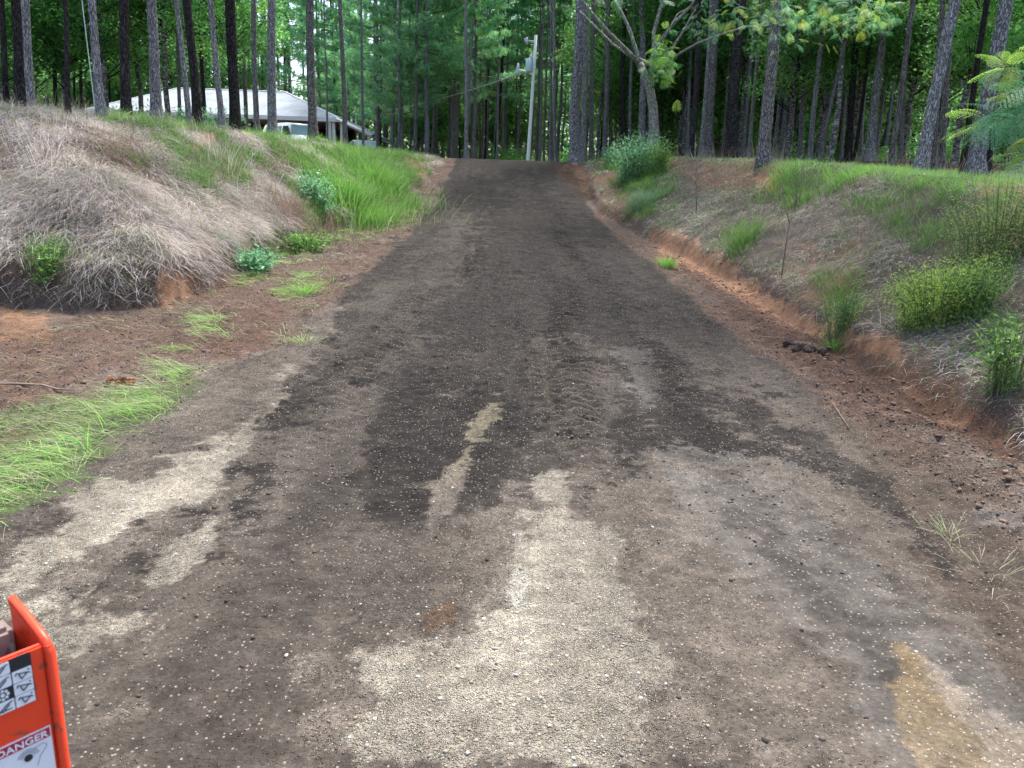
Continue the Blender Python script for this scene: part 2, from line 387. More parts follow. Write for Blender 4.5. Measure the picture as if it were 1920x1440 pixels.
PATCH = [  # polygon traced on the ground, softness, colour, strength, gravel, smooth
 ([(0,1000),(200,860),(420,780),(560,640),(700,520),(830,360),(1040,340),(1150,520),(1330,700),(1480,860),(1220,850),(1150,1000),(900,980),(700,1000),(500,960),(330,1060),(0,1200)], 40, C_DARK, .93, .0, 0),
 ([(640,600),(740,520),(850,400),(900,410),(850,520),(770,640),(640,760),(560,780)], 35, C_BROWN, .5, .22, 0),
 ([(520,800),(690,700),(720,800),(680,900),(700,1000),(560,1000),(480,930)], 35, C_BROWN, .7, .15, 0),
 ([(1000,640),(1110,640),(1170,760),(1160,900),(1030,900),(1000,800)], 30, C_BROWN, .6, .18, 0),
 ([(1160,650),(1210,650),(1260,760),(1200,770)], 16, C_GREY, .8, .1, 0),
 ([(690,830),(760,700),(900,690),(960,720),(1000,790),(930,940),(760,990),(690,960)], 14, C_DARK*.85, .85, .05, 0),
 ([(1140,780),(1300,760),(1490,860),(1330,862),(1215,845),(1170,870)], 10, C_DARK*.9, .9, .05, 0),
 ([(1215,850),(1330,866),(1450,872),(1550,960),(1700,1120),(1850,1260),(1920,1350),(1920,1440),(1650,1440),(1560,1250),(1400,1100),(1250,950)], 30, C_GREY*1.1, .75, .02, 1),
 ([(1380,960),(1450,990),(1600,1150),(1740,1300),(1700,1330),(1560,1200),(1420,1060)], 25, C_DARK*1.9, .6, .02, 1),
 ([(1180,900),(1260,960),(1400,1110),(1540,1260),(1620,1440),(1280,1440),(1230,1250),(1180,1050)], 35, C_BROWN*1.15, .75, .22, .3),
 ([(0,1080),(150,955),(300,880),(410,815),(450,822),(410,900),(330,950),(240,1000),(120,1050),(0,1140)], 18, C_GRAV*.92, .9, .75, .3),
 ([(425,830),(490,740),(535,685),(552,690),(515,765),(455,835)], 12, C_GRAV, .6, .6, 0),
 ([(265,1090),(330,1020),(395,975),(402,1000),(350,1080),(290,1105)], 12, C_GRAV*.95, .85, .7, 0),
 ([(0,1150),(120,1120),(230,1120),(330,1150),(330,1190),(230,1230),(120,1270),(60,1250)], 26, C_GRAV*.85, .75, .65, .2),
 ([(130,1330),(240,1270),(290,1330),(250,1440),(150,1440)], 30, C_TAN, .7, .4, 0),
 ([(960,1000),(1010,955),(1110,970),(1170,1060),(1200,1160),(1240,1260),(1200,1350),(1190,1440),(630,1440),(700,1310),(615,1240),(660,1210),(850,1200),(940,1130),(965,1080)], 20, C_GRAV, .93, 1, .2),
 ([(1230,1250),(1300,1300),(1500,1440),(1180,1440)], 40, C_TAN, .6, .5, 0),
 ([(1000,880),(1055,890),(1085,980),(1050,1030),(1005,980)], 14, C_GRAV*.95, .85, .75, 0),
 ([(915,740),(943,732),(925,780),(905,820),(870,865),(850,900),(848,880),(885,810)], 11, np.array([.42,.37,.25]), .55, .6, 0),
 ([(850,880),(880,870),(840,960),(800,1010),(800,960)], 12, C_TAN, .7, .4, 0),
 ([(700,1000),(960,1000),(930,1120),(850,1190),(680,1190),(600,1120)], 30, C_BROWN, .75, .3, 0),
 ([(790,1150),(850,1120),(860,1160),(800,1190)], 8, C_CLAY*.6, .6, .2, 0),
 ([(965,1070),(990,1070),(985,1130),(965,1130)], 8, np.array([.5,.5,.48]), .4, .4, 0),
 ([(1690,1230),(1730,1250),(1790,1330),(1880,1440),(1750,1440),(1715,1340)], 34, C_YEL, .5, .3, .6),
 ([(1740,1240),(1830,1300),(1920,1400),(1920,1440),(1880,1430),(1800,1330)], 14, np.array([.34,.29,.25]), .6, .3, .7),
 ([(1560,790),(1750,790),(1920,890),(1920,1260),(1800,1130),(1640,960)], 24, C_VERGE*.75, .75, .12, 0),
 ([(1490,805),(1560,825),(1720,950),(1810,1060),(1770,1070),(1640,960),(1520,865)], 12, C_DARK*.95, .85, .02, 0),
 ([(1800,930),(1920,960),(1920,1000),(1830,980)], 14, C_GREY*1.6, .6, .1, 0),
 # clay cuts
 ([(1190,415),(1300,455),(1430,540),(1560,605),(1680,640),(1700,690),(1600,665),(1480,630),(1370,560),(1240,480)], 10, C_CLAY*1.15, .92, .05, 0),
 ([(1280,500),(1500,620),(1600,650),(1700,700),(1920,830),(1920,900),(1750,800),(1600,745),(1450,650)], 10, C_REDB*.65, .9, .0, 0),
 ([(1650,680),(1740,700),(1880,800),(1920,860),(1760,790)], 12, C_CLAY*.8, .6, .0, 0),
 ([(0,585),(95,590),(90,635),(0,650)], 9, C_CLAY*.8, .9, 0, 0),
 ([(295,510),(360,510),(365,560),(300,575)], 9, C_CLAY, .95, 0, 0),
 ([(430,470),(475,470),(470,520),(440,520)], 9, C_CLAY, .9, 0, 0),
 ([(355,252),(400,250),(405,278),(365,285)], 5, C_CLAY*1.1, .95, 0, 0),
 ([(760,288),(800,292),(800,345),(775,330)], 6, C_CLAY*.8, .8, 0, 0),
 ([(1015,302),(1060,308),(1115,350),(1120,385),(1090,375),(1050,330)], 6, C_REDB*.55, .95, 0, 0),
 ([(1060,312),(1150,318),(1200,400),(1130,400),(1120,350)], 10, C_CLAY*.7, .6, 0, 0),
 ([(1240,280),(1500,290),(1480,345),(1380,370),(1260,330)], 14, C_CLAY*.7, .65, 0, 0),
 ([(1820,338),(1920,340),(1920,370),(1840,362)], 8, C_CLAY*1.0, .7, 0, 0),
 ([(1410,330),(1460,330),(1460,355),(1410,352)], 6, C_CLAY*1.1, .9, 0, 0),
 ([(1480,470),(1620,470),(1660,560),(1560,600),(1460,540)], 20, C_CLAY*.8, .5, 0, 0),
 ([(0,640),(200,600),(400,600),(540,560),(520,680),(360,690),(180,720),(0,760)], 20, C_REDB*.85, .75, .15, 0),
 ([(330,720),(560,640),(620,560),(640,600),(560,700),(430,810),(330,790)], 16, C_TAN*.9, .7, .45, 0),
 ([(0,780),(180,745),(350,680),(370,720),(250,810),(120,900),(0,975)], 14, C_GRASS*1.1, .8, 0, 0),
]
PATCH[1:1] = HALO
def ground_attrs(x, y, z, dl, dr, inr):
    P = np.stack([x, y, z], 1); px, py, dep = project(P)
    front = (dep > 1.0); px = np.where(front, px, -9999); 
    n1 = fbm(x, y, .8, 4, 71); n2 = fbm(x, y, 2.6, 3, 73); wob = fbm(x, y, .38, 6, 75, .75)
    col = np.empty((len(x), 3))
    far = ss(6.5, 10.5, y+1.5*n2)[:, None]; base = (C_BROWN[None]*(1-far)+C_DARK[None]*1.75*far)*(1+.25*n2[:, None]); col[:] = base
    grav = .045+.05*n1
    verge = 1-inr
    def mixin(c, f): col[:] = col*(1-f[:, None]) + c*f[:, None]
    mixin(C_VERGE, verge)
    t = ss(-.1, .25, n1)*verge; mixin(C_REDB, t*.5)
    t = ss(.1, .4, n2)*verge; mixin(C_TAN*.8, t*.6); grav = grav + t*.2
    lb = ss(.15, .5, dl); rb = ss(.15, .5, dr)
    mixin(C_STRAW*.75, np.maximum(lb, rb))
    top = np.maximum(ss(2.6, 3.6, dl), ss(2.8, 3.6, dr)); mixin(C_GRASS*.8, top)
    forest = np.maximum(ss(9, 12, dl), ss(4.2, 6.0, dr)*ss(17, 20, y))*(ss(14, 20, y)); forest = np.maximum(forest, ss(38, 42, y))
    mixin(C_LITTER*(1+.3*n1[:, None]), np.clip(forest, 0, 1))
    grav = grav*(1-np.maximum(lb, rb)); sm = np.zeros(len(x))
    inside = front & (px > -400) & (px < 2300) & (py > 150) & (py < 1800)
    k = np.nonzero(inside)[0]; pxx, pyy, ww = px[k], py[k], wob[k]
    hf = fbm(x[k]*1.6, y[k]*.6, .55, 7, 79, .82)*.85 + fbm(x[k]*.5, y[k]*1.5, .3, 4, 81, .7)*.45
    hf2 = fbm(x[k], y[k], .8, 7, 87, .8)
    for poly, soft, c, st, g, s_ in PATCH:
        f = pmask(pxx, pyy, poly, soft, ww); f = ss(.30, .72, f+hf*1.15)*ss(0, .08, f)
        f = np.clip(f*st*(.72+.28*ss(-.35, .15, hf2)), 0, 1)
        col[k] = col[k]*(1-f[:, None]) + c*f[:, None]; grav[k] = grav[k]*(1-f)+g*f; sm[k] = sm[k]*(1-f)+s_*f
    # streaks drawn out along the drive by the tractor's blade
    st = fbm(x*3.2, y*.45, 1.0, 4, 77)
    sp = fbm(x, y, .14, 5, 83, .85); ag = fbm(x*1.5, y*.6, .9, 5, 85, .7)
    col *= (1+.42*st*inr)[:, None]*(1+.5*sp)[:, None]*(1+.2*ag*(1-ss(12, 22, y)))[:, None]
    col *= np.where((inr > .5)[:, None], np.array([.68, .68, .66]), np.array([.80, .79, .78]))
    return np.clip(col, .01, .9), np.clip(grav, 0, 1), sm

def axis_lines():
    ys = [1.2]
    while ys[-1] < 38: ys.append(ys[-1] + max(.013, .0033*ys[-1]+.004))
    while ys[-1] < 700: ys.append(ys[-1] + .13*(ys[-1]-37)**1.0*.5 + .13)
    neg = [1.2]
    while neg[-1] > -250: neg.append(neg[-1] - (.1+.2*(1.2-neg[-1])))
    ys = np.array(neg[::-1][:-1] + ys)
    xs = [0.0]
    while xs[-1] < 4.6: xs.append(xs[-1]+.021)
    while xs[-1] < 9: xs.append(xs[-1]+.045)
    while xs[-1] < 600: xs.append(xs[-1]+.045+.07*(xs[-1]-9)**1.0)
    xs = np.array(xs); return np.concatenate([-xs[:0:-1], xs]), ys
xs, ys = axis_lines()
GX, GY = np.meshgrid(xs, ys); gx, gy = GX.ravel(), GY.ravel()
gz, gdl, gdr, ginr = terrain(gx, gy)
gcol, ggrav, gsm = ground_attrs(gx, gy, gz, gdl, gdr, ginr)
nx, ny = len(xs), len(ys); print('grid', nx, ny)
idx = np.arange(nx*ny).reshape(ny, nx)
quads = np.stack([idx[:-1, :-1], idx[:-1, 1:], idx[1:, 1:], idx[1:, :-1]], -1).reshape(-1, 4)
isroad = ginr[quads].mean(1) > .5
for nm, sel in (('ground', ~isroad), ('driveway', isroad)):
    q = quads[sel]; u, inv = np.unique(q, return_inverse=True)
    me = mesh_np(nm, np.stack([gx[u], gy[u], gz[u]], 1), [inv.reshape(-1, 4)], gcol[u], True, M_ground, {'gravel': ggrav[u], 'smoothness': gsm[u]})
    o = link(nm, me); tag(o, kind='structure', label={'ground': 'red brown clay banks, verges and forest floor on both sides of the drive', 'driveway': 'freshly graded dark dirt and pale gravel driveway climbing to a crest'}[nm])

# ------------------------------------------------------------------ blades
def ribbons(P, D, G, L, W, col, nseg=3, side=None, tipfade=.6):
    """curved tapering ribbons: P root, D unit direction, G bend vector (added as t^2), L length, W width, col root colour"""
    n = len(P); L = L[:, None]; W = W[:, None]
    if side is None:
        a = RNG.uniform(0, 2*math.pi, n); side = np.stack([np.cos(a), np.sin(a), .3*RNG.uniform(-1, 1, n)], 1)
    side = side/np.linalg.norm(side, axis=1)[:, None]
    vs = []; cs = []
    for k in range(nseg):
        t = k/nseg; c = P + D*L*t + G*L*t*t
        w = W*.5*(1-t**1.6*.85)
        vs += [c-side*w, c+side*w]
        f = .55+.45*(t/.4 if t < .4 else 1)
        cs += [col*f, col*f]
    vs.append(P + D*L + G*L); cs.append(col*1.05)
    V = np.stack(vs, 1); K = 2*nseg+1; C = np.stack(cs, 1)
    b = (np.arange(n)*K)[:, None]
    q = np.concatenate([b+np.array([2*k, 2*k+1, 2*k+3, 2*k+2]) for k in range(nseg-1)], 0)
    tr = b+np.array([2*nseg-2, 2*nseg-1, 2*nseg])
    return V.reshape(-1, 3), q, tr, C.reshape(-1, 3)
def ribbon_obj(name, parts, mat, parent=None):
    V = []; Q = []; T = []; C = []; o = 0
    for v, q, t, c in parts:
        V.append(v); Q.append(q+o); T.append(t+o); C.append(c); o += len(v)
    me = mesh_np(name, np.concatenate(V), [np.concatenate(Q), np.concatenate(T)], np.concatenate(C), False, mat)
    return link(name, me, parent)
def normal_at(x, y):
    e = .08; zx = base_terrain(x+e, y)[0]-base_terrain(x-e, y)[0]; zy = base_terrain(x, y+e)[0]-base_terrain(x, y-e)[0]
    n = np.stack([-zx/(2*e), -zy/(2*e), np.ones_like(x)], 1); return n/np.linalg.norm(n, axis=1)[:, None]
def rnd(a, b, n): return RNG.uniform(a, b, n)
def palette(cols, n, jit=.18):
    c = np.array(cols)[RNG.integers(0, len(cols), n)]; return c*(1+RNG.uniform(-jit, jit, (n, 1)))
STRAW = [(0.717, 0.661, 0.616), (0.829, 0.784, 0.750), (0.560, 0.493, 0.448), (0.851, 0.806, 0.773), (0.381, 0.302, 0.246), (0.672, 0.560, 0.459), (0.448, 0.381, 0.347)]
RUST = [(.30, .21, .16), (.36, .26, .20), (.26, .19, .16)]
GREEN = [(.14, .30, .055), (.19, .37, .08), (.11, .24, .05), (.24, .40, .11), (.10, .22, .06)]
BRIGHT = [(.24, .50, .08), (.30, .58, .12), (.18, .42, .07), (.36, .56, .15)]
GREENZ = [  # where the banks are green, on the photograph
 [(480,470),(560,430),(640,400),(640,330),(570,300),(600,260),(760,270),(800,300),(800,350),(740,390),(660,440),(560,490),(470,500)],
 [(200,225),(620,255),(700,268),(640,285),(400,262),(340,262),(260,245)],
 [(280,262),(470,275),(480,330),(420,360),(330,330)], [(540,310),(640,300),(650,400),(580,400)],
 [(70,460),(120,460),(110,510),(60,500)], [(440,470),(520,455),(500,540),(450,520)],
 [(1130,285),(1250,290),(1260,380),(1190,400),(1150,340)], [(1440,320),(1920,335),(1920,352),(1700,362),(1560,365),(1480,390),(1440,345)],
 [(1355,410),(1420,400),(1420,470),(1370,470)], [(1540,520),(1600,520),(1600,620),(1540,600)],
 [(1700,380),(1920,360),(1920,560),(1800,520),(1720,470)], [(1690,520),(1860,500),(1850,600),(1720,620),(1680,580)],
 [(1850,620),(1920,600),(1920,760),(1850,720)], [(1580,360),(1750,370),(1740,440),(1600,420)]]
RUSTZ = [[(640,330),(500,330),(460,290),(560,275),(600,300)], [(180,250),(280,280),(240,340),(170,300)], [(500,380),(560,340),(590,440),(540,450)], [(1400,400),(1500,420),(1480,500),(1380,480)]]
def zone(px, py, zs, soft, wob):
    f = np.zeros(px.shape)
    for z in zs: f = np.maximum(f, pmask(px, py, z, soft, wob))
    return f
def bank_grass():
    parts = []; partg = []
    for side, N in ((-1, 560000), (1, 360000)):
        if side < 0: y = 9.8+rnd(0, 1, N)**1.7*27; x = -3.2-rnd(0, 1, N)*(7+.62*(y-9.8))
        else: x = rnd(2.7, 13, N); y = 3+rnd(0, 1, N)**1.2*34
        z, dl, dr = base_terrain(x, y)
        d = dl if side < 0 else dr
        dens = ss(.02, .2, d)*(1-ss(3.6, 5.2, d))
        P = np.stack([x, y, z], 1); px, py, dep = project(P)
        vis = (px > -150) & (px < 2080) & (py > 120) & (py < 1100)
        wob = fbm(x, y, .7, 3, 91); n1 = fbm(x, y, 1.6, 3, 93)
        g = zone(px, py, GREENZ, 16, wob)
        clump = .25+.75*ss(-.3, .2, fbm(x, y, .5, 3, 95))
        if side > 0: clump = np.where(n1 < -.18, clump*.35, clump); clump = clump*.85
        bare = np.zeros(N)
        for (poly, soft, c, st, *_r) in PATCH[-20:-4]:
            if c[0] > .15 and c[0] > c[2]*3: bare = np.maximum(bare, pmask(px, py, poly, 8, wob)*st)
        dist = np.clip(dep, 6, 40); keepd = np.clip(26/dist, .35, 1)
        keep = vis & (RNG.random(N) < dens*clump*(1-bare*.93)*keepd)
        x, y, z, g, d, px, py, dep, wob = [a[keep] for a in (x, y, z, g, d, px, py, dep, wob)]
        n = len(x); nrm = normal_at(x, y)
        isg = RNG.random(n) < np.clip(g*.85+(.06 if side < 0 else .18)+.10*(fbm(x, y, .9, 3, 96) > .25), 0, 1)
        rust = zone(px, py, RUSTZ, 14, wob)
        # lie direction: downslope with swirling
        a = fbm(x, y, .7, 3, 97)*2.6 + RNG.normal(0, 1.25, n)
        dn = nrm[:, :2]/(np.linalg.norm(nrm[:, :2], axis=1)[:, None]+.05)
        ca, sa = np.cos(a), np.sin(a)
        hx = dn[:, 0]*ca-dn[:, 1]*sa; hy = dn[:, 0]*sa+dn[:, 1]*ca
        up = rnd(.15, .9, n); up = np.where(RNG.random(n) < .12, up+1.0, up)
        D = np.stack([hx*.9, hy*.9, np.zeros(n)], 1) + nrm*up[:, None]; D /= np.linalg.norm(D, axis=1)[:, None]
        L = rnd(.2, .62, n)*(1 if side < 0 else .55)*(.6+.4*ss(.1, .6, d)); W = np.maximum(rnd(.003, .0065, n), dep*.0004)
        G = np.stack([hx*.25, hy*.25, -rnd(.25, .75, n)], 1) - nrm*rnd(0, .25, n)[:, None]
        col = palette(STRAW, n)*(1 if side < 0 else .95); rr = RNG.random(n) < rust*.7+.06
        col[rr] = palette(RUST, int(rr.sum()))
        col = col*(.7+.4*ss(-.35, .35, fbm(x, y, .6, 3, 98)))[:, None]
        P = np.stack([x, y, z-.01], 1); s = ~isg
        parts.append(ribbons(P[s], D[s], G[s], L[s], W[s], col[s]))
        gD = np.stack([hx*.4, hy*.4, np.ones(n)], 1)+RNG.normal(0, .25, (n, 3)); gD /= np.linalg.norm(gD, axis=1)[:, None]
        gG = np.stack([hx*.4, hy*.4, -rnd(.1, .5, n)], 1); gl = rnd(.12, .34, n)*(1+.35*g)*np.where(d > 3.2, .55, 1)
        gc = palette(GREEN, n); br = d > 2.9; gc[br] = palette(BRIGHT, int(br.sum()))
        s = isg; partg.append(ribbons(P[s], gD[s], gG[s], gl[s], W[s]*1.25, gc[s]))
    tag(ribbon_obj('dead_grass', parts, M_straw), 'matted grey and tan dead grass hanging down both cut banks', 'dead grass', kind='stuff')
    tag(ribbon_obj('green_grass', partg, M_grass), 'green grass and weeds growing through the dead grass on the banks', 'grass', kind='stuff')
bank_grass()
def plateau_grass():
    parts = []
    N = 150000
    for x0, x1, y0, y1 in ((-24, -4, 14, 44), (4.5, 17, 6, 30)):
        x = rnd(x0, x1, N); y = rnd(y0, y1, N); z, dl, dr = base_terrain(x, y)
        left = x < 0
        d = np.where(left, dl, dr)
        dens = ss(2.6, 3.4, d)*np.where(left, 1-ss(12, 16, d)*.5, (1-ss(4.5, 7.5, d+.8*fbm(x, y, 1.5, 2, 111)))*(1-.85*ss(17, 21, y)))*(.5+.5*ss(-.3, .1, fbm(x, y, 1.1, 3, 112)))
        P = np.stack([x, y, z], 1); px, py, dep = project(P)
        keep = (RNG.random(N) < dens*np.clip(20/dep, .3, 1)) & (px > -100) & (px < 2050) & (py > 150)
        x, y, z, dep = x[keep], y[keep], z[keep], dep[keep]; n = len(x)
        D = np.stack([rnd(-.5, .5, n), rnd(-.5, .5, n), np.ones(n)], 1); D /= np.linalg.norm(D, axis=1)[:, None]
        G = np.stack([rnd(-.4, .4, n), rnd(-.4, .4, n), -rnd(0, .4, n)], 1)
        parts.append(ribbons(np.stack([x, y, z-.01], 1), D, G, rnd(.07, .2, n), np.maximum(.006, dep*.0006), palette(BRIGHT+[(.3, .42, .13), (.35, .4, .2)], n), 2))
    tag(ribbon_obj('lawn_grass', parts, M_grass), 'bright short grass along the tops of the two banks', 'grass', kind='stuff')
plateau_grass()
def verge_grass():
    """matted green grass lying on the verge at the left, wisps elsewhere"""
    parts = []; N = 420000
    x = rnd(-9, -2.6, N); y = 3.5+rnd(0, 1, N)**2.2*22; z, dl, dr, inr = terrain(x, y)
    P = np.stack([x, y, z], 1); px, py, dep = project(P); wob = fbm(x, y, .3, 3, 121)
    Z = [[(0,790),(180,750),(300,700),(350,670),(365,715),(250,800),(150,860),(70,930),(0,975)], [(270,690),(345,660),(365,700),(300,740)], [(520,545),(560,525),(615,520),(600,540),(540,562)],
         [(545,640),(600,630),(605,655),(555,660)], [(350,580),(400,585),(395,615),(345,600)], [(380,600),(430,600),(430,625),(380,625)], [(450,480),(600,440),(700,395),(770,350),(790,360),(740,400),(600,470),(470,520)], [(280,720),(330,725),(300,760),(270,770)]]
    f = zone(px, py, Z, 12, wob)
    clump = .35+.65*ss(-.2, .2, fbm(x, y, .35, 3, 123))
    wisps = .05*ss(.0, .3, fbm(x, y, .6, 3, 125))*(1-inr)*(dl < .2)
    keep = RNG.random(N) < np.maximum(f*.6*clump**1.5*np.clip(dep/9, .5, 1.5), wisps*.5)
    x, y, z, f, dep = [a[keep] for a in (x, y, z, f, dep)]; n = len(x)
    a = rad(200)+fbm(x, y, .7, 2, 127)*1.6+RNG.normal(0, .5, n); a = np.where(RNG.random(n) < .2, rnd(0, 6.28, n), a)
    D = np.stack([np.cos(a), np.sin(a), rnd(.15, .8, n)], 1); D /= np.linalg.norm(D, axis=1)[:, None]
    G = np.stack([np.cos(a)*.2, np.sin(a)*.2, -rnd(.2, .7, n)], 1)
    col = palette(GREEN+BRIGHT, n)*1.1; dry = RNG.random(n) < np.where(f > .4, .34, .75); col[dry] = palette([(.42, .40, .24), (.36, .33, .2), (.5, .46, .33)], int(dry.sum()))
    parts.append(ribbons(np.stack([x, y, z], 1), D, G, rnd(.14, .42, n), np.maximum(.0042, dep*.00055), col*1.0))
    # dry wisps on both verges and a few cut blades on the drive
    N = 26000
    x = rnd(-8, 6, N); y = 2.5+rnd(0, 1, N)**1.5*26; z, dl, dr, inr = terrain(x, y)
    m = fbm(x, y, .5, 3, 131)
    keep = RNG.random(N) < np.where(inr > .5, .004, .5*ss(.0, .35, m)+.06)*((dl < .3) & (dr < .5))
    x, y, z = x[keep], y[keep], z[keep]; n = len(x); a = rnd(0, 6.28, n)
    D = np.stack([np.cos(a), np.sin(a), rnd(.1, .6, n)], 1); D /= np.linalg.norm(D, axis=1)[:, None]
    G = np.stack([0*x, 0*x, -rnd(.2, .5, n)], 1)
    col = palette([(.42, .38, .24), (.32, .27, .17), (.5, .46, .33), (.22, .36, .12)], n)
    parts.append(ribbons(np.stack([x, y, z+.004], 1), D, G, rnd(.04, .16, n), np.maximum(.0025, y*.00045), col, 2))
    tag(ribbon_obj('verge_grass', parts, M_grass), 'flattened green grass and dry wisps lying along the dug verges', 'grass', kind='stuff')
verge_grass()

# tufts, weeds and shrubs, each a plant of its own
def tuft(name, px, py, n, h, spread, cols, label, cat, mat=None, width=.008, lean=.35, off=(0, 0), droop=(.1, .5)):
    x0, y0, z0 = hit(px, py)
    o = empty(name, (x0, y0, z0), label, cat)
    a = rnd(0, 6.28, n); r = np.abs(RNG.normal(0, spread*.5, n))
    x = np.cos(a)*r; y = np.sin(a)*r; zz = base_terrain(x0+x, y0+y)[0]-z0
    D = np.stack([np.cos(a)*lean*rnd(.2, 1, n), np.sin(a)*lean*rnd(.2, 1, n), np.ones(n)], 1)+RNG.normal(0, .17, (n, 3)); D /= np.linalg.norm(D, axis=1)[:, None]
    a = np.where(RNG.random(n) < .6, rnd(0, 6.28, n), a); G = np.stack([np.cos(a)*.4, np.sin(a)*.4, -rnd(*droop, n)], 1)
    W = np.full(n, max(width, y0*.0006))
    ribbon_obj('blades', [ribbons(np.stack([x, y, zz-.02], 1), D, G, rnd(h*.5, h, n), W, palette(cols, n))], mat or M_grass, o)
    return o
tuft('grass_tuft', 1250, 500, 260, .36, .22, BRIGHT, 'round bright green grass tuft beside the orange clay cut', 'grass tuft')
tuft('grass_tuft', 1208, 388, 700, .8, .45, [(.25, .38, .2), (.2, .34, .14), (.3, .42, .26)], 'tall pale green grass clump below the leafy weeds on the right bank', 'grass tuft', lean=.5)
tuft('grass_tuft', 1395, 455, 260, .75, .5, GREEN, 'loose green clump of stems amid dead grass on the right bank', 'grass tuft')
tuft('grass_tuft', 655, 380, 2600, 1.1, 1.7, BRIGHT+GREEN, 'largest stand of tall bright green grass on the left bank near the crest', 'grass tuft', lean=.3)
tuft('grass_tuft', 705, 345, 2600, 1.0, 1.8, BRIGHT+GREEN, 'tall bright green grass overhanging the crest at the left edge of the drive', 'grass tuft', lean=.3)
tuft('grass_tuft', 575, 545, 240, .26, .5, BRIGHT, 'flat green grass tuft on the left verge beside the dark drive', 'grass tuft', lean=1.2)
tuft('grass_tuft', 570, 642, 160, .2, .25, [(.33, .45, .15), (.4, .45, .2)], 'small yellow green grass tuft at the left edge of the drive', 'grass tuft', lean=1.4, width=.006)
tuft('grass_tuft', 1560, 655, 90, .3, .15, GREEN, 'small green tuft at the foot of the clay cut by a bare stem', 'grass tuft')
tuft('grass_tuft', 1780, 1005, 40, .22, .1, [(.4, .42, .25), (.3, .36, .16)], 'sparse straw green tuft on the right verge in the foreground', 'grass tuft', width=.005, lean=1.3)
tuft('grass_tuft', 1450, 1262, 0+6, .05, .02, [(.2, .3, .1)], 'tiny green sprout in the gravel of the drive', 'sprout', width=.004)
tuft('grass_tuft', 1475, 335, 300, .6, .9, GREEN+BRIGHT, 'green grass clump at the forest edge behind a dry weed stalk', 'grass tuft')
tuft('grass_tuft', 80, 300, 160, .7, 1.4, RUST+STRAW, 'brown dry upright stems on the shoulder of the left bank', 'dry weeds', M_straw, lean=.15, droop=(0, .1))
tuft('grass_tuft', 330, 330, 260, .5, 1.6, GREEN, 'green shoots in the middle of the left bank below the lawn', 'grass tuft')
tuft('grass_tuft', 200, 300, 120, .8, 1.8, RUST, 'rusty broomsedge stems below the lawn on the left bank', 'dry weeds', M_straw, lean=.15, droop=(0, .1))
tuft('grass_tuft', 560, 420, 500, .8, 1.4, RUST, 'rusty broomsedge clump near the green grass on the left bank', 'dry weeds', M_straw, lean=.2, droop=(0, .1))
tuft('grass_tuft', 410, 300, 300, .7, 2.2, RUST+STRAW, 'thin brown stems beside the bare clay spot on the left bank', 'dry weeds', M_straw, lean=.15, droop=(0, .1))

def leaves(C, s, rn, col, up=.6, fold=.25, aspect=.5):
    """diamond leaves at centres C; size s; returns V, quads, colours"""
    n = len(C); nrm = RNG.normal(0, 1, (n, 3)); nrm[:, 2] = np.abs(nrm[:, 2])+up; nrm /= np.linalg.norm(nrm, axis=1)[:, None]
    a = RNG.normal(0, 1, (n, 3)); a -= nrm*(a*nrm).sum(1)[:, None]; a /= np.linalg.norm(a, axis=1)[:, None]
    b = np.cross(nrm, a); s = s[:, None]
    V = np.stack([C-a*s*.5, C+b*s*aspect*.5+nrm*s*fold*.4-a*s*.05, C+a*s*.5-nrm*s*fold*.5, C-b*s*aspect*.5+nrm*s*fold*.4-a*s*.05], 1).reshape(-1, 3)
    q = (np.arange(n)*4)[:, None]+np.arange(4)
    return V, q, np.repeat(col, 4, 0)
M_greenstem = simple('green_stem', (.12, .16, .06), .8, .3, 20)
def shrub(name, px, py, h, w_, nst, nl, ls, cols, label, cat='shrub', loc=None, aspect=.4):
    x0, y0, z0 = hit(px, py) if loc is None else loc
    o = empty(name, (x0, y0, z0), label, cat)
    st = MB(); cen = []
    for k in range(nst):
        a = random.uniform(0, 6.28); r = random.uniform(0, 1)**.6*w_*.5; bx, by = math.cos(a)*r*.5, math.sin(a)*r*.5
        bz = tz(x0+bx, y0+by)-z0
        tip = np.array([math.cos(a)*r, math.sin(a)*r, bz+h*random.uniform(.55, 1)]); mid = np.array([bx*1.2, by*1.2, bz+h*.45])
        st.tube([(bx, by, bz-.03), mid, tip], [.006+h*.003, .004+h*.002, .002], 4)
        for t in np.linspace(.03, 1, max(2, nl//nst)):
            p = (1-t)**2*np.array([bx, by, bz])+2*t*(1-t)*mid+t*t*tip; cen.append(p+np.array([random.gauss(0, .09), random.gauss(0, .09), random.gauss(0, .05)])*(.5+h*.9))
    st.build('stems', M_greenstem, o)
    C = np.array(cen); V, q, c = leaves(C, rnd(ls*.6, ls*1.3, len(C)), 0, palette(cols, len(C)), .5, .25, aspect)
    link('foliage', mesh_np('foliage', V, [q], c, False, M_leaf), o); return o
YG = [(.32, .52, .09), (.40, .58, .11), (.24, .42, .08), (.46, .55, .14)]
BG = [(0.140, 0.350, 0.168), (0.196, 0.448, 0.224), (0.112, 0.280, 0.126), (0.252, 0.504, 0.280)]
shrub('leafy_shrub', 1755, 600, .72, 1.3, 150, 8500, .034, YG, 'yellow green fine leaved shrub midway up the right bank')
shrub('leafy_shrub', 1830, 590, .6, .6, 40, 1500, .045, GREEN, 'darker green bush touching the yellow green shrub on the right bank')
shrub('leafy_shrub', 1870, 480, 1.0, 1.7, 80, 4200, .038, [(.27, .36, .11), (.33, .42, .14), (.22, .32, .09), (.38, .34, .16)], 'olive green weedy shrub at the right edge above the bank')
shrub('leafy_shrub', 1880, 730, .7, .5, 24, 900, .055, GREEN, 'mid green weed low on the right bank by the frame edge')
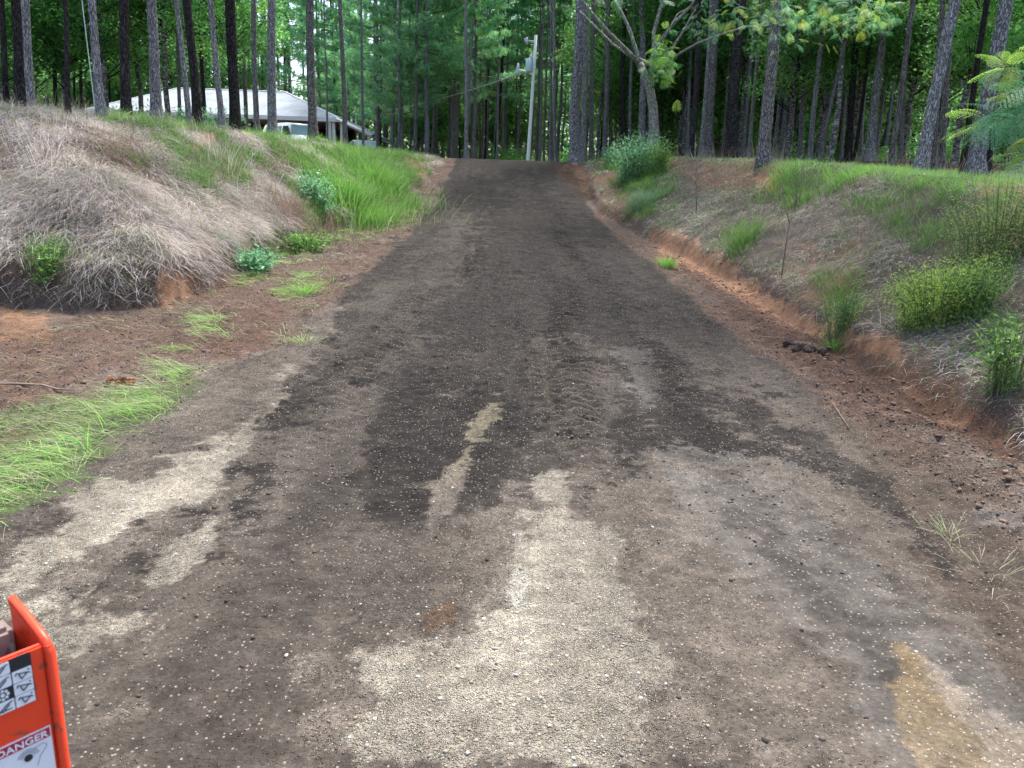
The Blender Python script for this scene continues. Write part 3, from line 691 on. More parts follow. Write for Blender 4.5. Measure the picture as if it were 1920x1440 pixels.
shrub('leafy_shrub', 1570, 630, .6, .6, 26, 700, .04, GREEN, 'slender green weed over the clay at the foot of the right bank')
shrub('leafy_shrub', 1190, 335, 1.5, 1.9, 130, 6200, .085, BG, 'tall blue green leafy weeds beside the crest on the right', aspect=.25)
shrub('leafy_shrub', 1235, 325, 1.1, 1.2, 50, 1800, .09, GREEN, 'green fern like weeds around the foot of the pale forked tree', aspect=.3)
shrub('leafy_shrub', 1145, 310, .8, .9, 40, 1200, .07, BG, 'low blue green weeds between the crest and the tall weeds', aspect=.3)
shrub('leafy_shrub', 95, 500, .35, .5, 20, 420, .06, GREEN, 'small dark green vine patch low in the dead grass of the left bank')
shrub('leafy_shrub', 475, 510, .4, .9, 50, 1400, .07, BG, 'green creeping weeds at the foot of the left bank', aspect=.6)
shrub('leafy_shrub', 570, 470, .4, 1.3, 60, 1600, .06, GREEN, 'leafy weeds at the foot of the left bank below the tall grass', aspect=.6)
shrub('leafy_shrub', 590, 390, .9, 1.0, 40, 1100, .08, BG, 'blue green weed stems left of the tall bright grass', aspect=.5)
shrub('leafy_shrub', 345, 235, .8, 3.0, 60, 2200, .09, BG, 'low green bush between pine trunks in front of the roof', loc=(-9.6, 24.5, tz(-9.6, 24.5)))
shrub('leafy_shrub', 235, 230, .8, 2.4, 50, 1800, .09, GREEN, 'low bush at the foot of the black trunk near the left end of the roof', loc=(-12.4, 25.5, tz(-12.4, 25.5)))
tuft('grass_tuft', 1860, 1080, 70, .25, .5, [(.45, .45, .3), (.36, .4, .2), (.55, .5, .38)], 'wide wisp of pale dry grass at the right edge of the verge', 'grass tuft', width=.004, lean=1.6)
tuft('grass_tuft', 1800, 880, 36, .2, .25, GREEN, 'small green weed on the brown right verge', 'grass tuft', width=.006, lean=1.2)
shrub('dry_weed', 1500, 395, 1.1, .5, 5, 40, .05, [(.10, .07, .06)], 'tall dark dried weed stalk on the right bank', 'dry weed')
def stalks(name, lines, Y, r, mat, label, cat):
    """bare branching stems given as photo polylines at distance Y"""
    p0 = at(*lines[0][0], Y); z0 = tz(p0[0], Y); o = empty(name, (p0[0], Y, z0), label, cat); mb = MB()
    for i, l in enumerate(lines):
        pts = [at(a, b, Y+random.uniform(-.1, .1)*(j > 0))-np.array([p0[0], Y, z0]) for j, (a, b) in enumerate(l)]
        if i == 0: pts[0][2] = -.05
        mb.tube(pts, [r*(1 if i == 0 else .7)*(1-.7*j/(len(l)-1)) for j in range(len(l))], 5)
    mb.build('stems', mat, o, True); return o
xb = hit(1307, 400)[1]
stalks('bare_stem', [[(1307, 400), (1302, 300), (1305, 250)], [(1303, 320), (1328, 290)], [(1303, 305), (1292, 280)], [(1310, 350), (1300, 330)]], xb, .016, M_smooth, 'pale bare forked stem standing on the right bank', 'dead sapling')
stalks('bare_stem', [[(1320, 400), (1335, 330), (1352, 290)], [(1328, 362), (1340, 350)]], xb-.4, .010, M_smooth, 'thin pale stem leaning right beside the forked bare stem', 'dead sapling')
xb2 = hit(1465, 520)[1]
stalks('bare_stem', [[(1465, 520), (1478, 430), (1492, 370), (1508, 300)], [(1480, 420), (1468, 360), (1470, 320)], [(1488, 385), (1520, 340), (1530, 335)], [(1497, 350), (1512, 325)]], xb2, .011, M_twig, 'tall thin dark branching stalk in the middle of the right bank', 'dead sapling')
xb3 = hit(1570, 640)[1]
stalks('bare_stem', [[(1570, 642), (1567, 590), (1562, 550)]], xb3, .011, M_smooth, 'short straight pale stem rising from the clay cut', 'dead sapling')

# sticks, clods, stones
def stick(px, r, label):
    pts = [hit(a, b) for a, b in px]; p0 = np.array(pts[0]); z0 = tzf(p0[0], p0[1])
    mb = MB(); o_ = np.array([p0[0], p0[1], z0])
    mb.tube([np.array([p[0], p[1], tzf(p[0], p[1])+r+.012])-o_ for p in pts], [r*(1-.5*i/(len(pts)-1)) for i in range(len(pts))], 6)
    o = mb.build('fallen_stick', M_twig, None, True); o.location = o_; tag(o, label, 'stick'); return o
stick([(-20, 722), (30, 717), (80, 726), (110, 733), (142, 741)], .014, 'long curved brown stick lying on the left verge')
stick([(15, 355), (50, 362), (90, 368), (150, 385)], .014, 'pale branch lying in the dead grass of the left bank')
stick([(1425, 635), (1450, 640), (1490, 652)], .009, 'thin orange root on the dug soil of the right verge')
stick([(1590, 810), (1560, 765)], .006, 'thin twig on the right verge')
def blob(n_sub, r, seed, amp):
    import bmesh
    bm = bmesh.new(); bmesh.ops.create_icosphere(bm, subdivisions=n_sub, radius=1)
    rs = np.random.default_rng(seed); V = np.array([v.co[:] for v in bm.verts]); Fs = [[v.index for v in f.verts] for f in bm.faces]; bm.free()
    k = rs.normal(0, 1, (6, 3)); k /= np.linalg.norm(k, axis=1)[:, None]
    s = 1+amp*sum(np.sin(V@kk*3+i)*.4 for i, kk in enumerate(k)); V = V*s[:, None]*np.array(r); return V, np.array(Fs)
M_clay = simple('clay_clod', (.19, .085, .045), .95, .45, 40, .1, 0, .03)
M_soilclod = simple('soil_clod', (.105, .075, .06), .95, .35, 30, .1, 0, .02)
def clod(px, py, r, mat, label):
    x, y, z = hit(px, py); z = tzf(x, y); mb = MB(); k = 0
    for j in range(16):
        V, Fc = blob(2, [r*random.uniform(.2, .5), r*random.uniform(.2, .45), r*random.uniform(.2, .4)], px+j, .5)
        mb.add(V+np.array([random.gauss(0, .5)*r, random.gauss(0, .4)*r, r*random.uniform(0, .35)]), Fc.tolist())
    o = mb.build('soil_clod', mat, None, False); o.location = (x, y, z); tag(o, label, 'clod')
clod(236, 718, .085, M_clay, 'orange clay clod on the grassy left verge')
clod(1515, 668, .14, M_soilclod, 'largest dark soil clod at the foot of the right bank')
clod(1480, 655, .09, M_soilclod, 'dark soil clod left of the largest clod on the right verge')
clod(925, 612, .03, M_soilclod, 'small dark clod in the middle of the drive')
def scatter_stones(name, N, size, cols, where, label, ex=1.7, sm=True):
    x = rnd(-6, 5.5, N*4); y = 1.9+rnd(0, 1, N*4)**ex*18
    z, dl, dr, inr = terrain(x, y); P = np.stack([x, y, z], 1)
    keep = RNG.random(len(x)) < where(x, y, inr, dl, dr); k = np.nonzero(keep)[0][:N]
    import bmesh
    bm = bmesh.new(); bmesh.ops.create_icosphere(bm, subdivisions=1, radius=1)
    V0 = np.array([v.co[:] for v in bm.verts]); F0 = np.array([[v.index for v in f.verts] for f in bm.faces]); bm.free()
    n = len(k); s = size[0]+(size[1]-size[0])*rnd(0, 1, n)**3
    V = V0[None]*(1+RNG.uniform(-.28, .28, (n, len(V0), 1)))*(s[:, None]*np.stack([rnd(.7, 1.3, n), rnd(.7, 1.3, n), rnd(.45, .8, n)], 1))[:, None]
    a = rnd(0, 6.28, n); ca, sa = np.cos(a)[:, None], np.sin(a)[:, None]
    V = np.stack([V[..., 0]*ca-V[..., 1]*sa, V[..., 0]*sa+V[..., 1]*ca, V[..., 2]], -1) + (P[k]+np.stack([0*s, 0*s, s*.2], 1))[:, None]
    Fi = (np.arange(n)*len(V0))[:, None, None]+F0[None]
    me = mesh_np(name, V.reshape(-1, 3), [Fi.reshape(-1, 3)], np.repeat(palette(cols, n), len(V0), 0), sm, M_stone)
    tag(link(name, me), label, 'gravel', kind='stuff')
M_stone = attr_mat('stone', .85, 0, 0, .2)
def g_at(x, y):
    z, dl, dr, inr = terrain(x, y); return ground_attrs(x, y, z, dl, dr, inr)[1]
scatter_stones('loose_gravel', 15000, (.0025, .010), [(.38, .34, .27), (.45, .41, .34), (.30, .25, .2), (.55, .53, .49), (.36, .28, .17), (.22, .18, .15)], lambda x, y, i, dl, dr: np.clip(g_at(x, y)**1.4*.8, 0, 1)*(dl < .1)*(dr < .2), 'loose pale pebbles scattered on the drive')
scatter_stones('soil_crumbs', 52000, (.003, .0135), [(.055, .047, .042), (.10, .083, .072), (.05, .043, .038), (.085, .072, .062), (.14, .12, .105), (.12, .10, .085)], lambda x, y, i, dl, dr: np.where(i > .5, .3*np.clip(1-2.2*g_at(x, y), 0, 1)*(.12+.88*ss(3.2, 6, y)), .5)*(dl < .1)*(dr < .2), 'dark crumbs of soil loosened by grading', 1.15)
scatter_stones('clay_crumbs', 11000, (.005, .028), [(.17, .115, .085), (.12, .085, .07), (.22, .13, .085), (.16, .105, .08), (.10, .075, .062)], lambda x, y, i, dl, dr: (i < .3)*(.06+1.0*np.exp(-((dr+.45)/.35)**2)+.25*(dl > -1.2))*(dl < .2)*(dr < .3), 'brown and orange clumps of dug soil along the verges', 1.7, False)

# ------------------------------------------------------------------ trees
def trunk_mesh(name, seed, H=20, mat=None, flare=.55, n=14, knobs=0):
    """unit radius pine trunk of height H with root flare and a slight wander"""
    rs = np.random.default_rng(seed)
    zs = np.concatenate([[-.4, 0, .08, .18, .3, .5, .8, 1.2], np.arange(1.7, 9, .6), np.linspace(9.3, H, 9)])
    V = []; ph = rs.uniform(0, 6.28, 6)
    for z in zs:
        rr = (1-.8*max(z, 0)/H)*(1+flare*math.exp(-max(z, 0)/.28))
        wx = .35*math.sin(z*.5+ph[0])+.25*math.sin(z*1.1+ph[1]); wy = .35*math.sin(z*.45+ph[2]); f = min(1, max(z, 0)/2)
        for k in range(n):
            a = 2*math.pi*k/n; q = rr*(1+.05*math.sin(3*a+ph[3]+z*.3)+.035*rs.normal()+(.18*math.sin(4*a+ph[4])*math.exp(-max(z, 0)/.25)))
            V.append((math.cos(a)*q+wx*f, math.sin(a)*q+wy*f, z))
    m = len(zs); Fq = [(i*n+k, i*n+(k+1) % n, (i+1)*n+(k+1) % n, (i+1)*n+k) for i in range(m-1) for k in range(n)]
    Fq = np.array(Fq); return mesh_np(name, np.array(V), [Fq], None, True, mat)
TR = {'grey': [trunk_mesh('pine_trunk', 10+i, mat=M_bark) for i in range(4)],
      'dark': [trunk_mesh('pine_trunk', 20+i, mat=M_barkd) for i in range(3)],
      'brown': [trunk_mesh('pine_trunk', 30+i, mat=M_barkb) for i in range(3)]}
def tufts(C, n, L, W, cols, up=.35):
    """needle tufts: n narrow blades radiating from each centre"""
    m = len(C); P = np.repeat(C, n, 0); N = m*n
    D = RNG.normal(0, 1, (N, 3)); D[:, 2] += up; D /= np.linalg.norm(D, axis=1)[:, None]
    s = np.cross(D, RNG.normal(0, 1, (N, 3))); s /= np.linalg.norm(s, axis=1)[:, None]
    l = (L*rnd(.6, 1.2, N))[:, None]
    V = np.stack([P-s*W*.3, P+s*W*.3, P+D*l*.6+s*W*.5-[0, 0, .02], P+D*l-[0, 0, .05]], 1).reshape(-1, 3)
    q = (np.arange(N)*4)[:, None]+np.array([0, 1, 2, 3])
    c = np.repeat(np.repeat(palette(cols, m, .25), n, 0), 4, 0); return V, q, c
def pine_crown(name, z0, z1, nb, R, tpb, cols, nblade=8, L=.2, W=.035, droop=.0, seed=0):
    """(foliage mesh, branches mesh): tiers of boughs from z0 to z1"""
    rs = random.Random(seed); mb = MB(); cen = []
    for b in range(nb):
        t = (b+rs.random())/nb; z = z0+(z1-z0)*t; a = rs.uniform(0, 6.28)
        ln = R*(1-.75*t)*rs.uniform(.55, 1.1)+.3; rise = rs.uniform(-.05, .35)-droop
        d = np.array([math.cos(a), math.sin(a), 0]); sd_ = np.array([-math.sin(a), math.cos(a), 0])
        pts = [d*ln*s+np.array([0, 0, z+rise*ln*s+.12*ln*s*s]) for s in (0, .35, .7, 1)]
        mb.tube(pts, [.035, .025, .015, .006], 4, False)
        for k in range(tpb):
            s = rs.uniform(.3, 1.03)**.8; side = rs.gauss(0, .22)*ln*(1.15-s*.6)
            p = d*ln*s+sd_*side+np.array([0, 0, z+rise*ln*s+.12*ln*s*s+rs.gauss(.03, .07)-abs(side)*.1]); cen.append(p)
            if rs.random() < .25: q0 = d*ln*(s-.15)+np.array([0, 0, z+rise*ln*(s-.15)]); mb.tube([q0, p], [.008, .004], 3, False)
    C = np.array(cen); V, q, c = tufts(C, nblade, L, W, cols)
    return mesh_np(name, V, [q], c, False, M_needle), mb.mesh('boughs', M_barkb)
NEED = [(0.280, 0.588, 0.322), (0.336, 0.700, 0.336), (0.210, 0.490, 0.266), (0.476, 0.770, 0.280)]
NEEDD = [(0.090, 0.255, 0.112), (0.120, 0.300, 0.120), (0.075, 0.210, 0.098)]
def seat(px, py, y0, y1):
    """distance at which the ground under this photo column shows at height py"""
    best = (1e9, y0)
    for Y in np.arange(y0, y1, .5):
        p = at(px, py, Y); q = project(np.array([[p[0], Y, tz(p[0], Y)]])); e = abs(q[1][0]-py)+.02*(Y-y0)
        if e < best[0]: best = (e, Y)
    return best[1]
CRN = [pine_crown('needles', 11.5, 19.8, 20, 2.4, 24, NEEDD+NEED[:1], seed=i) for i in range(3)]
def pine(name, x, y, r, top_dir, tone, label, group=None, crown=0, H=1.0):
    z = tz(x, y); d = Vector(top_dir).normalized()
    q = d.to_track_quat('Z', 'Y'); q = q @ Quaternion((0, 0, 1), random.uniform(0, 6.28))
    o = empty(name, (x, y, z), label, 'tree', group, q)
    t = link('trunk', random.choice(TR[tone]), o); t.scale = (r, r, H)
    if crown is not None:
        f, b = CRN[crown % len(CRN)]
        c = link('crown', f, o); c.scale = (1, 1, H); bb = link('branches', b, c)
    return o
# (base px, base py, top px, top py, width px, distance, tone, label)
T = [
 (12,185,2,20,12,26,'dark','dark slanting pine trunk at the extreme left edge of the photo'),
 (37,195,28,0,20,24,'dark','black pine trunk second from the left edge'),
 (57,200,50,0,18,22,'grey','grey pine trunk third from the left, right against two black ones'),
 (103,200,99,60,9,34,'dark','thin dark trunk in the shade right of the left edge group'),
 (127,205,124,90,11,34,'dark','dark trunk before the left end of the house roof'),
 (141,207,139,90,6,38,'dark','slim dark trunk just left of the eave of the house'),
 (153,207,152,90,7,36,'dark','slim dark trunk touching the left eave of the house'),
 (190,215,173,0,18,22,'grey','grey pine trunk crossed by a thin slanting cable'),
 (238,212,228,0,21,24,'dark','black trunk in front of the left slope of the roof'),
 (294,228,286,0,22,21,'grey','widest grey trunk in front of the left half of the roof'),
 (338,228,335,130,8,30,'brown','thin brown trunk left of the slanting pair before the roof'),
 (355,228,330,0,12,26,'grey','grey slanting trunk leaning left before the roof ridge'),
 (370,230,350,0,19,24,'dark','blackest trunk before the middle of the roof'),
 (384,226,376,0,8,30,'dark','thin dark trunk immediately right of the blackest trunk'),
 (417,238,394,0,13,25,'grey','grey trunk leaning left, right of the black one before the roof'),
 (441,235,436,0,23,22,'dark','broad dark brown trunk before the right half of the roof'),
 (462,235,459,110,9,32,'brown','thin trunk between two broad ones before the roof'),
 (482,242,476,0,12,27,'brown','narrow brown trunk left of the van'),
 (511,247,508,0,19,23,'grey','grey trunk touching the left side of the white van'),
 (587,258,582,0,19,23,'brown','brown trunk at the right side of the white van'),
 (647,262,639,0,11,30,'brown','slim dark brown trunk by the carport posts'),
 (612,190,609,30,5,48,'grey','thin pale trunk rising behind the house roof'),
 (681,250,677,40,6,44,'grey','thin grey trunk just right of the service mast'),
 (748,275,748,100,7,44,'grey','thin grey trunk nearest the left end of the crest'),
 (769,285,769,130,5,50,'brown','very thin trunk left of the crest centre in deep shade'),
 (798,288,797,70,6,46,'grey','thin pale straight trunk over the left part of the crest'),
 (843,290,843,60,5,50,'brown','thin brown trunk over the crest, left one of a close pair'),
 (847,292,849,60,5,49,'grey','thin grey trunk over the crest, right one of a close pair'),
 (875,293,872,30,9,42,'grey','stoutest grey trunk above the middle of the crest'),
 (900,296,901,120,5,54,'brown','thin trunk right of the stoutest crest trunk'),
 (914,297,914,130,5,56,'grey','faint thin trunk halfway between crest middle and utility pole'),
 (932,297,936,80,6,46,'grey','thin pale trunk left of the white utility pole'),
 (967,298,969,140,4,60,'brown','faint trunk immediately left of the pole foot'),
 (1006,300,1012,90,6,52,'brown','thin trunk immediately behind the utility pole'),
 (1012,302,1018,70,6,47,'grey','first grey trunk right of the utility pole'),
 (1020,302,1026,60,5,48,'grey','second thin grey trunk right of the utility pole'),
 (1032,303,1032,30,8,42,'grey','third grey trunk right of the utility pole'),
 (1042,302,1037,0,8,41,'grey','fourth grey trunk right of the pole, bearing dead twigs'),
 (1080,300,1084,0,25,24,'grey','thickest grey trunk at the right shoulder of the crest'),
 (1093,298,1098,0,13,28,'grey','grey trunk pressed behind the thickest trunk at the crest'),
 (1109,292,1110,0,11,32,'brown','brown trunk just right of the twin thick trunks'),
 (1134,292,1140,0,12,30,'brown','brown trunk behind the tall blue green weeds'),
 (1145,292,1149,60,6,45,'grey','thin pale trunk behind the blue green weeds, left of a pair'),
 (1155,292,1156,60,6,45,'grey','thin pale trunk behind the blue green weeds, right of a pair'),
 (1166,262,1173,0,12,30,'dark','dark trunk left of the pale forked tree'),
 (1181,275,1186,50,8,38,'grey','grey trunk immediately left of the pale forked tree'),
 (1203,275,1206,50,17,31,'grey','broad grey trunk behind the pale forked tree'),
 (1279,290,1284,120,6,40,'brown','thin brown trunk, left of a pale pair right of the forked tree'),
 (1288,290,1295,130,7,38,'grey','pale trunk, right of a pair right of the forked tree'),
 (1299,285,1306,80,15,28,'dark','black trunk right of the pale forked tree'),
 (1314,290,1327,100,10,30,'grey','pale slanting trunk right of the black one'),
 (1329,285,1336,60,19,27,'brown','broad brown trunk right of the pale slanting trunk'),
 (1354,288,1368,100,6,38,'brown','thin trunk left of the massive black pine'),
 (1371,292,1391,0,25,21,'dark','massive black pine trunk on the right bank'),
 (1394,285,1411,80,9,34,'grey','pale thin trunk between the massive black and brown pines, left'),
 (1405,285,1424,60,9,32,'grey','pale thin trunk between the massive black and brown pines, right'),
 (1430,312,1457,0,27,18.5,'brown','massive brown pine trunk nearest the lawn strip on the right bank'),
 (1452,295,1466,150,9,33,'grey','grey trunk right of the massive brown pine, first of three'),
 (1466,295,1478,150,9,35,'grey','grey trunk right of the massive brown pine, second of three'),
 (1482,293,1490,190,8,37,'brown','third trunk right of the massive brown pine'),
 (1500,292,1508,150,12,32,'grey','grey trunk midway along the right forest edge'),
 (1518,295,1532,150,12,31,'grey','leaning grey trunk midway along the right forest edge'),
 (1536,306,1570,150,9,27,'brown','brown trunk leaning strongly right in the forest gap'),
 (1577,285,1582,190,9,36,'brown','tan trunk lit at its foot deep in the right forest'),
 (1590,290,1598,180,14,30,'dark','dark trunk deep in the right forest beside the tan one'),
 (1603,297,1627,110,8,29,'dark','thin black trunk leaning right in the right forest'),
 (1615,285,1622,170,8,37,'grey','thin grey trunk behind the thin black leaning one'),
 (1630,297,1662,50,20,25,'grey','stout grey leaning trunk below the bright sky gap'),
 (1641,300,1659,160,8,32,'grey','pale thin trunk beside the stout one below the sky gap'),
 (1669,314,1688,170,12,26,'brown','brown leaning trunk right of the sky gap'),
 (1686,312,1696,170,10,28,'brown','brown trunk, first right of the sky gap pair'),
 (1701,300,1708,170,8,33,'grey','grey thin trunk left of the tall textured pine'),
 (1724,325,1788,0,26,17.5,'grey','tall textured grey pine leaning right beyond the lawn strip'),
 (1748,322,1762,120,13,25,'brown','shaded trunk immediately right of the tall textured pine'),
 (1763,322,1775,150,14,23,'brown','brown trunk between the two big textured pines'),
 (1793,315,1800,170,8,32,'grey','thin grey trunk between the two big textured pines'),
 (1804,325,1828,160,13,21,'dark','black slanting trunk against the largest right pine'),
 (1827,328,1882,0,32,16,'grey','largest grey pine at the right, behind the feathery leaves'),
 (1850,326,1872,100,16,19,'dark','dark trunk half hidden behind the largest right pine'),
]
for i, (bx, by, tx, ty, wpx, Y, tone, lab) in enumerate(T):
    if wpx >= 11: Y = seat(bx, by, 16, 39)
    if 1120 < bx < 1275: Y = max(Y, 39)
    b = at(bx, by, Y); t = at(tx, ty, Y); z = tz(b[0], Y)
    d = (t-b); b2 = b + d*((z-b[2])/d[2]); dep = (b2-CAM)@fwd
    pine('pine_tree', b2[0], b2[1], wpx*.84*dep/1443/2, d, tone, lab, None, i)
# plantation behind: rows of slim pines
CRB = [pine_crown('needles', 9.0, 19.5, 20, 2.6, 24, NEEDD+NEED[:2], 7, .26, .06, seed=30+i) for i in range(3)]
taken = []
cnt = 0
def upright_stems():
    n = 5200; side = RNG.random(n) < .62; u = rnd(0, 1, n); y = np.where(side, 11+u**1.4*24, 6+u*22); x = np.where(side, -4.8-rnd(0, 1, n)*(3+.5*(y-11)), 5+rnd(0, 1, n)*5)
    z, dl, dr = base_terrain(x, y); d = np.where(side, dl, dr); m_ = fbm(x, y, 1.2, 3, 141)
    k = (d > .9) & (d < 6) & (m_ > -.05) & (RNG.random(n) < .8); x, y, z = x[k], y[k], z[k]; n = len(x)
    D = np.stack([RNG.normal(0, .22, n), RNG.normal(0, .22, n), np.ones(n)], 1); D /= np.linalg.norm(D, axis=1)[:, None]
    G = np.stack([RNG.normal(0, .15, n), RNG.normal(0, .15, n), -rnd(0, .15, n)], 1)
    tag(ribbon_obj('dry_stems', [ribbons(np.stack([x, y, z-.02], 1), D, G, rnd(.25, .75, n), np.maximum(.004, y*.00045), palette([(.30, .22, .17), (.40, .32, .26), (.24, .17, .13), (.5, .44, .38)], n))], M_straw), 'thin upright brown weed stems standing out of the dead grass', 'dry stems', kind='stuff')
upright_stems()
G_BACK = {'left': 'slim pines standing behind and left of the house', 'mid': 'slim plantation pines in the dark stand behind the crest', 'right': 'slim plantation pines deep in the forest right of the drive'}
for j in range(2600):
    Y = 36+ (random.random()**1.25)*46; X = random.uniform(-.72*Y-2, .72*Y+4)
    u = X/Y
    if X < 0 and u < -.19 and Y < 67: continue                 # house, its yard and the view of it
    if abs(X) < 8 and Y < 43: continue
    if u > .1 and Y < 38: continue
    if -.03 < u < .075 and Y < 54: continue
    if any((X-a)**2+(Y-b)**2 < 2.1**2 for a, b in taken): continue
    if cnt >= 185: break
    if u < .1 and random.random() < .25: continue
    taken.append((X, Y)); cnt += 1
    key = 'left' if u < -.16 else 'mid' if u < .1 else 'right'
    z = tz(X, Y); q = Quaternion((random.gauss(0, .02), random.gauss(0, .02), 0), 1) if False else (Vector((random.gauss(.01, .02), random.gauss(0, .02), 1)).to_track_quat('Z', 'Y') @ Quaternion((0, 0, 1), random.uniform(0, 6.28)))
    o = empty('pine_tree', (X, Y, z), {'left': 'slim pine in the dark stand behind the house', 'mid': 'slim pine in the dense shaded stand beyond the crest', 'right': 'slim pine deep in the dense forest right of the drive'}[key], 'tree', G_BACK[key], q)
    r = random.uniform(.09, .16); t = link('trunk', random.choice(TR[random.choice(['grey', 'grey', 'brown', 'dark'])]), o); t.scale = (r, r, random.uniform(.9, 1.1))
    c = link('crown', CRB[cnt % 3][0], o); link('branches', CRB[cnt % 3][1], c)
# medium pines with low green boughs behind the crest
CRM = [pine_crown('needles', 2.6, 17, 90, 3.4, 52, NEED, 8, .26, .05, .05, seed=50+i) for i in range(4)]
for i, (px, Y, s, zoff, lab) in enumerate([
    (600, 68, 1.1, 1, 'leafy pine behind the right end of the house roof'), (655, 66, 1.0, 0, 'bright boughed pine above the carport'), (705, 52, .85, -.3, 'low boughed pine right of the service mast'),
    (752, 47, .8, .3, 'green boughed pine over the left end of the crest'), (800, 45, .85, 1.2, 'green boughed pine left of the crest middle'), (850, 49, .95, .6, 'bright boughed pine over the middle of the crest'),
    (888, 46, .9, 2.0, 'green pine with boughs reaching over the middle of the crest'), (930, 58, 1.0, 1.5, 'green boughed pine behind the utility pole transformer'), (972, 60, 1.05, 3.0, 'tall boughed pine just left of the utility pole'),
    (1010, 57, .95, 4.0, 'boughed pine behind the top of the utility pole'), (1048, 57, 1.0, 2.5, 'boughed pine right of the utility pole'), (545, 72, 1.25, 2, 'hazy pine beside the bright gap above the roof'),
    (720, 62, 1.2, 2, 'tall hazy pine behind the power line'), (820, 62, 1.25, 3, 'tall hazy pine far behind the crest'), (905, 66, 1.3, 3, 'tall hazy pine at the centre background')]):
    p = at(px, 250, Y); z = tz(p[0], Y)
    o = empty('bough_pine', (p[0], Y, z), lab, 'tree', None, Quaternion((0, 0, 1), random.uniform(0, 6.28)))
    t = link('trunk', random.choice(TR['grey']), o); t.scale = (.12, .12, .95*s)
    f, b = CRM[i % 4]; c = link('crown', f, o); c.location = (0, 0, zoff); c.scale = (s, s, s); link('branches', b, c)
# broadleaf trees of the understorey
def leafy(name, H, z0, R, ncl, npc, ls, cols, seed, spread=.42):
    rs = random.Random(seed); mb = MB(); cen = []
    tr = [np.array([0, 0, -.3]), np.array([.1, 0, z0*.6]), np.array([-.1, .1, z0+.4*(H-z0)]), np.array([0, 0, H*.93])]
    tk = MB(); tk.tube(tr, [.11, .09, .06, .02], 8, False)
    for k in range(ncl):
        t = rs.random(); z = z0+(H-z0)*t; rr = R*math.sqrt(max(.05, 1-(2*t-.85)**2*.8))*rs.uniform(.25, 1.05); a = rs.uniform(0, 6.28)
        c = np.array([math.cos(a)*rr, math.sin(a)*rr, z]); cen.append(c)
        if k % 2 == 0: mb.tube([[0, 0, max(z-rr*.6, z0*.5)], c*[.5, .5, 1]-[0, 0, rr*.25], c], [.03, .018, .006], 4, False)
    C = np.repeat(np.array(cen), npc, 0); C = C+RNG.normal(0, 1, C.shape)*np.array([spread, spread, spread*.5])
    tone = np.repeat(palette(cols, ncl, .2), npc, 0)*(1+RNG.uniform(-.2, .2, (len(C), 1)))
    V, q, c = leaves(C, rnd(ls*.6, ls*1.25, len(C)), 0, tone, .7, .3, .55)
    return mesh_np(name, V, [q], c, False, M_leaf), tk.mesh('trunk', M_barkb), mb.mesh('branches', M_barkd)
LD = [(0.098, 0.294, 0.070), (0.126, 0.350, 0.084), (0.077, 0.224, 0.063), (0.168, 0.406, 0.091)]
LM = [(0.168, 0.420, 0.098), (0.224, 0.504, 0.112), (0.126, 0.336, 0.098), (0.308, 0.532, 0.112)]
BL = [leafy('foliage', 9, 2.6, 3.1, 130, 95, .17, LD, 1), leafy('foliage', 10, 3.2, 2.8, 120, 90, .17, LM, 2), leafy('foliage', 8, 2.0, 2.8, 110, 90, .16, LD+LM, 3), leafy('foliage', 11, 3, 3.4, 140, 95, .18, LD+LM[:1], 4)]
def broad(px, Y, var, s, zoff, lab, group=None, cat='tree'):
    p = at(px, 250, Y); z = tz(p[0], Y)
    o = empty('broadleaf_tree', (p[0], Y, z), lab, cat, group, Quaternion((0, 0, 1), random.uniform(0, 6.28)))
    f, b, g_ = BL[var]; t = link('trunk', b, o); t.scale = (1, 1, s+zoff/9); c = link('crown', f, o); c.scale = (s, s, s); c.location = (0, 0, zoff); link('branches', g_, c)
for px, Y, v, s, zo, lab in [
    (-20, 28, 0, 1.0, -0.9, 'dark broadleaf tree at the upper left corner'), (70, 34, 3, 1.1, -0.9, 'dark broadleaf crown between the leftmost trunks'), (130, 30, 0, .9, -0.2, 'broadleaf crown above the left end of the roof'),
    (205, 29, 2, .9, 0.8, 'dense green crown left of the black trunk over the roof'), (265, 33, 0, 1.0, 1.0, 'dark crown over the left roof slope'), (320, 30, 3, .85, 1.6, 'dark crown above the left end of the roof ridge'),
    (385, 31, 0, .85, 1.4, 'dark crown above the middle of the roof ridge'), (440, 27, 2, .7, 1.2, 'glossy leaved crown above the right half of the roof'), (60, 45, 0, 1.2, 0.0, 'shaded tree far behind the left trunks'),
    (10, 55, 1, 1.4, 0.0, 'tree far back at the left edge'), (200, 68, 1, 1.6, 1.0, 'tree behind the left end of the house'), (330, 70, 3, 1.5, 1.0, 'tree behind the middle of the house'), (450, 70, 1, 1.4, 1.0, 'tree behind the right half of the house')]:
    broad(px, Y, v, s, zo, lab)
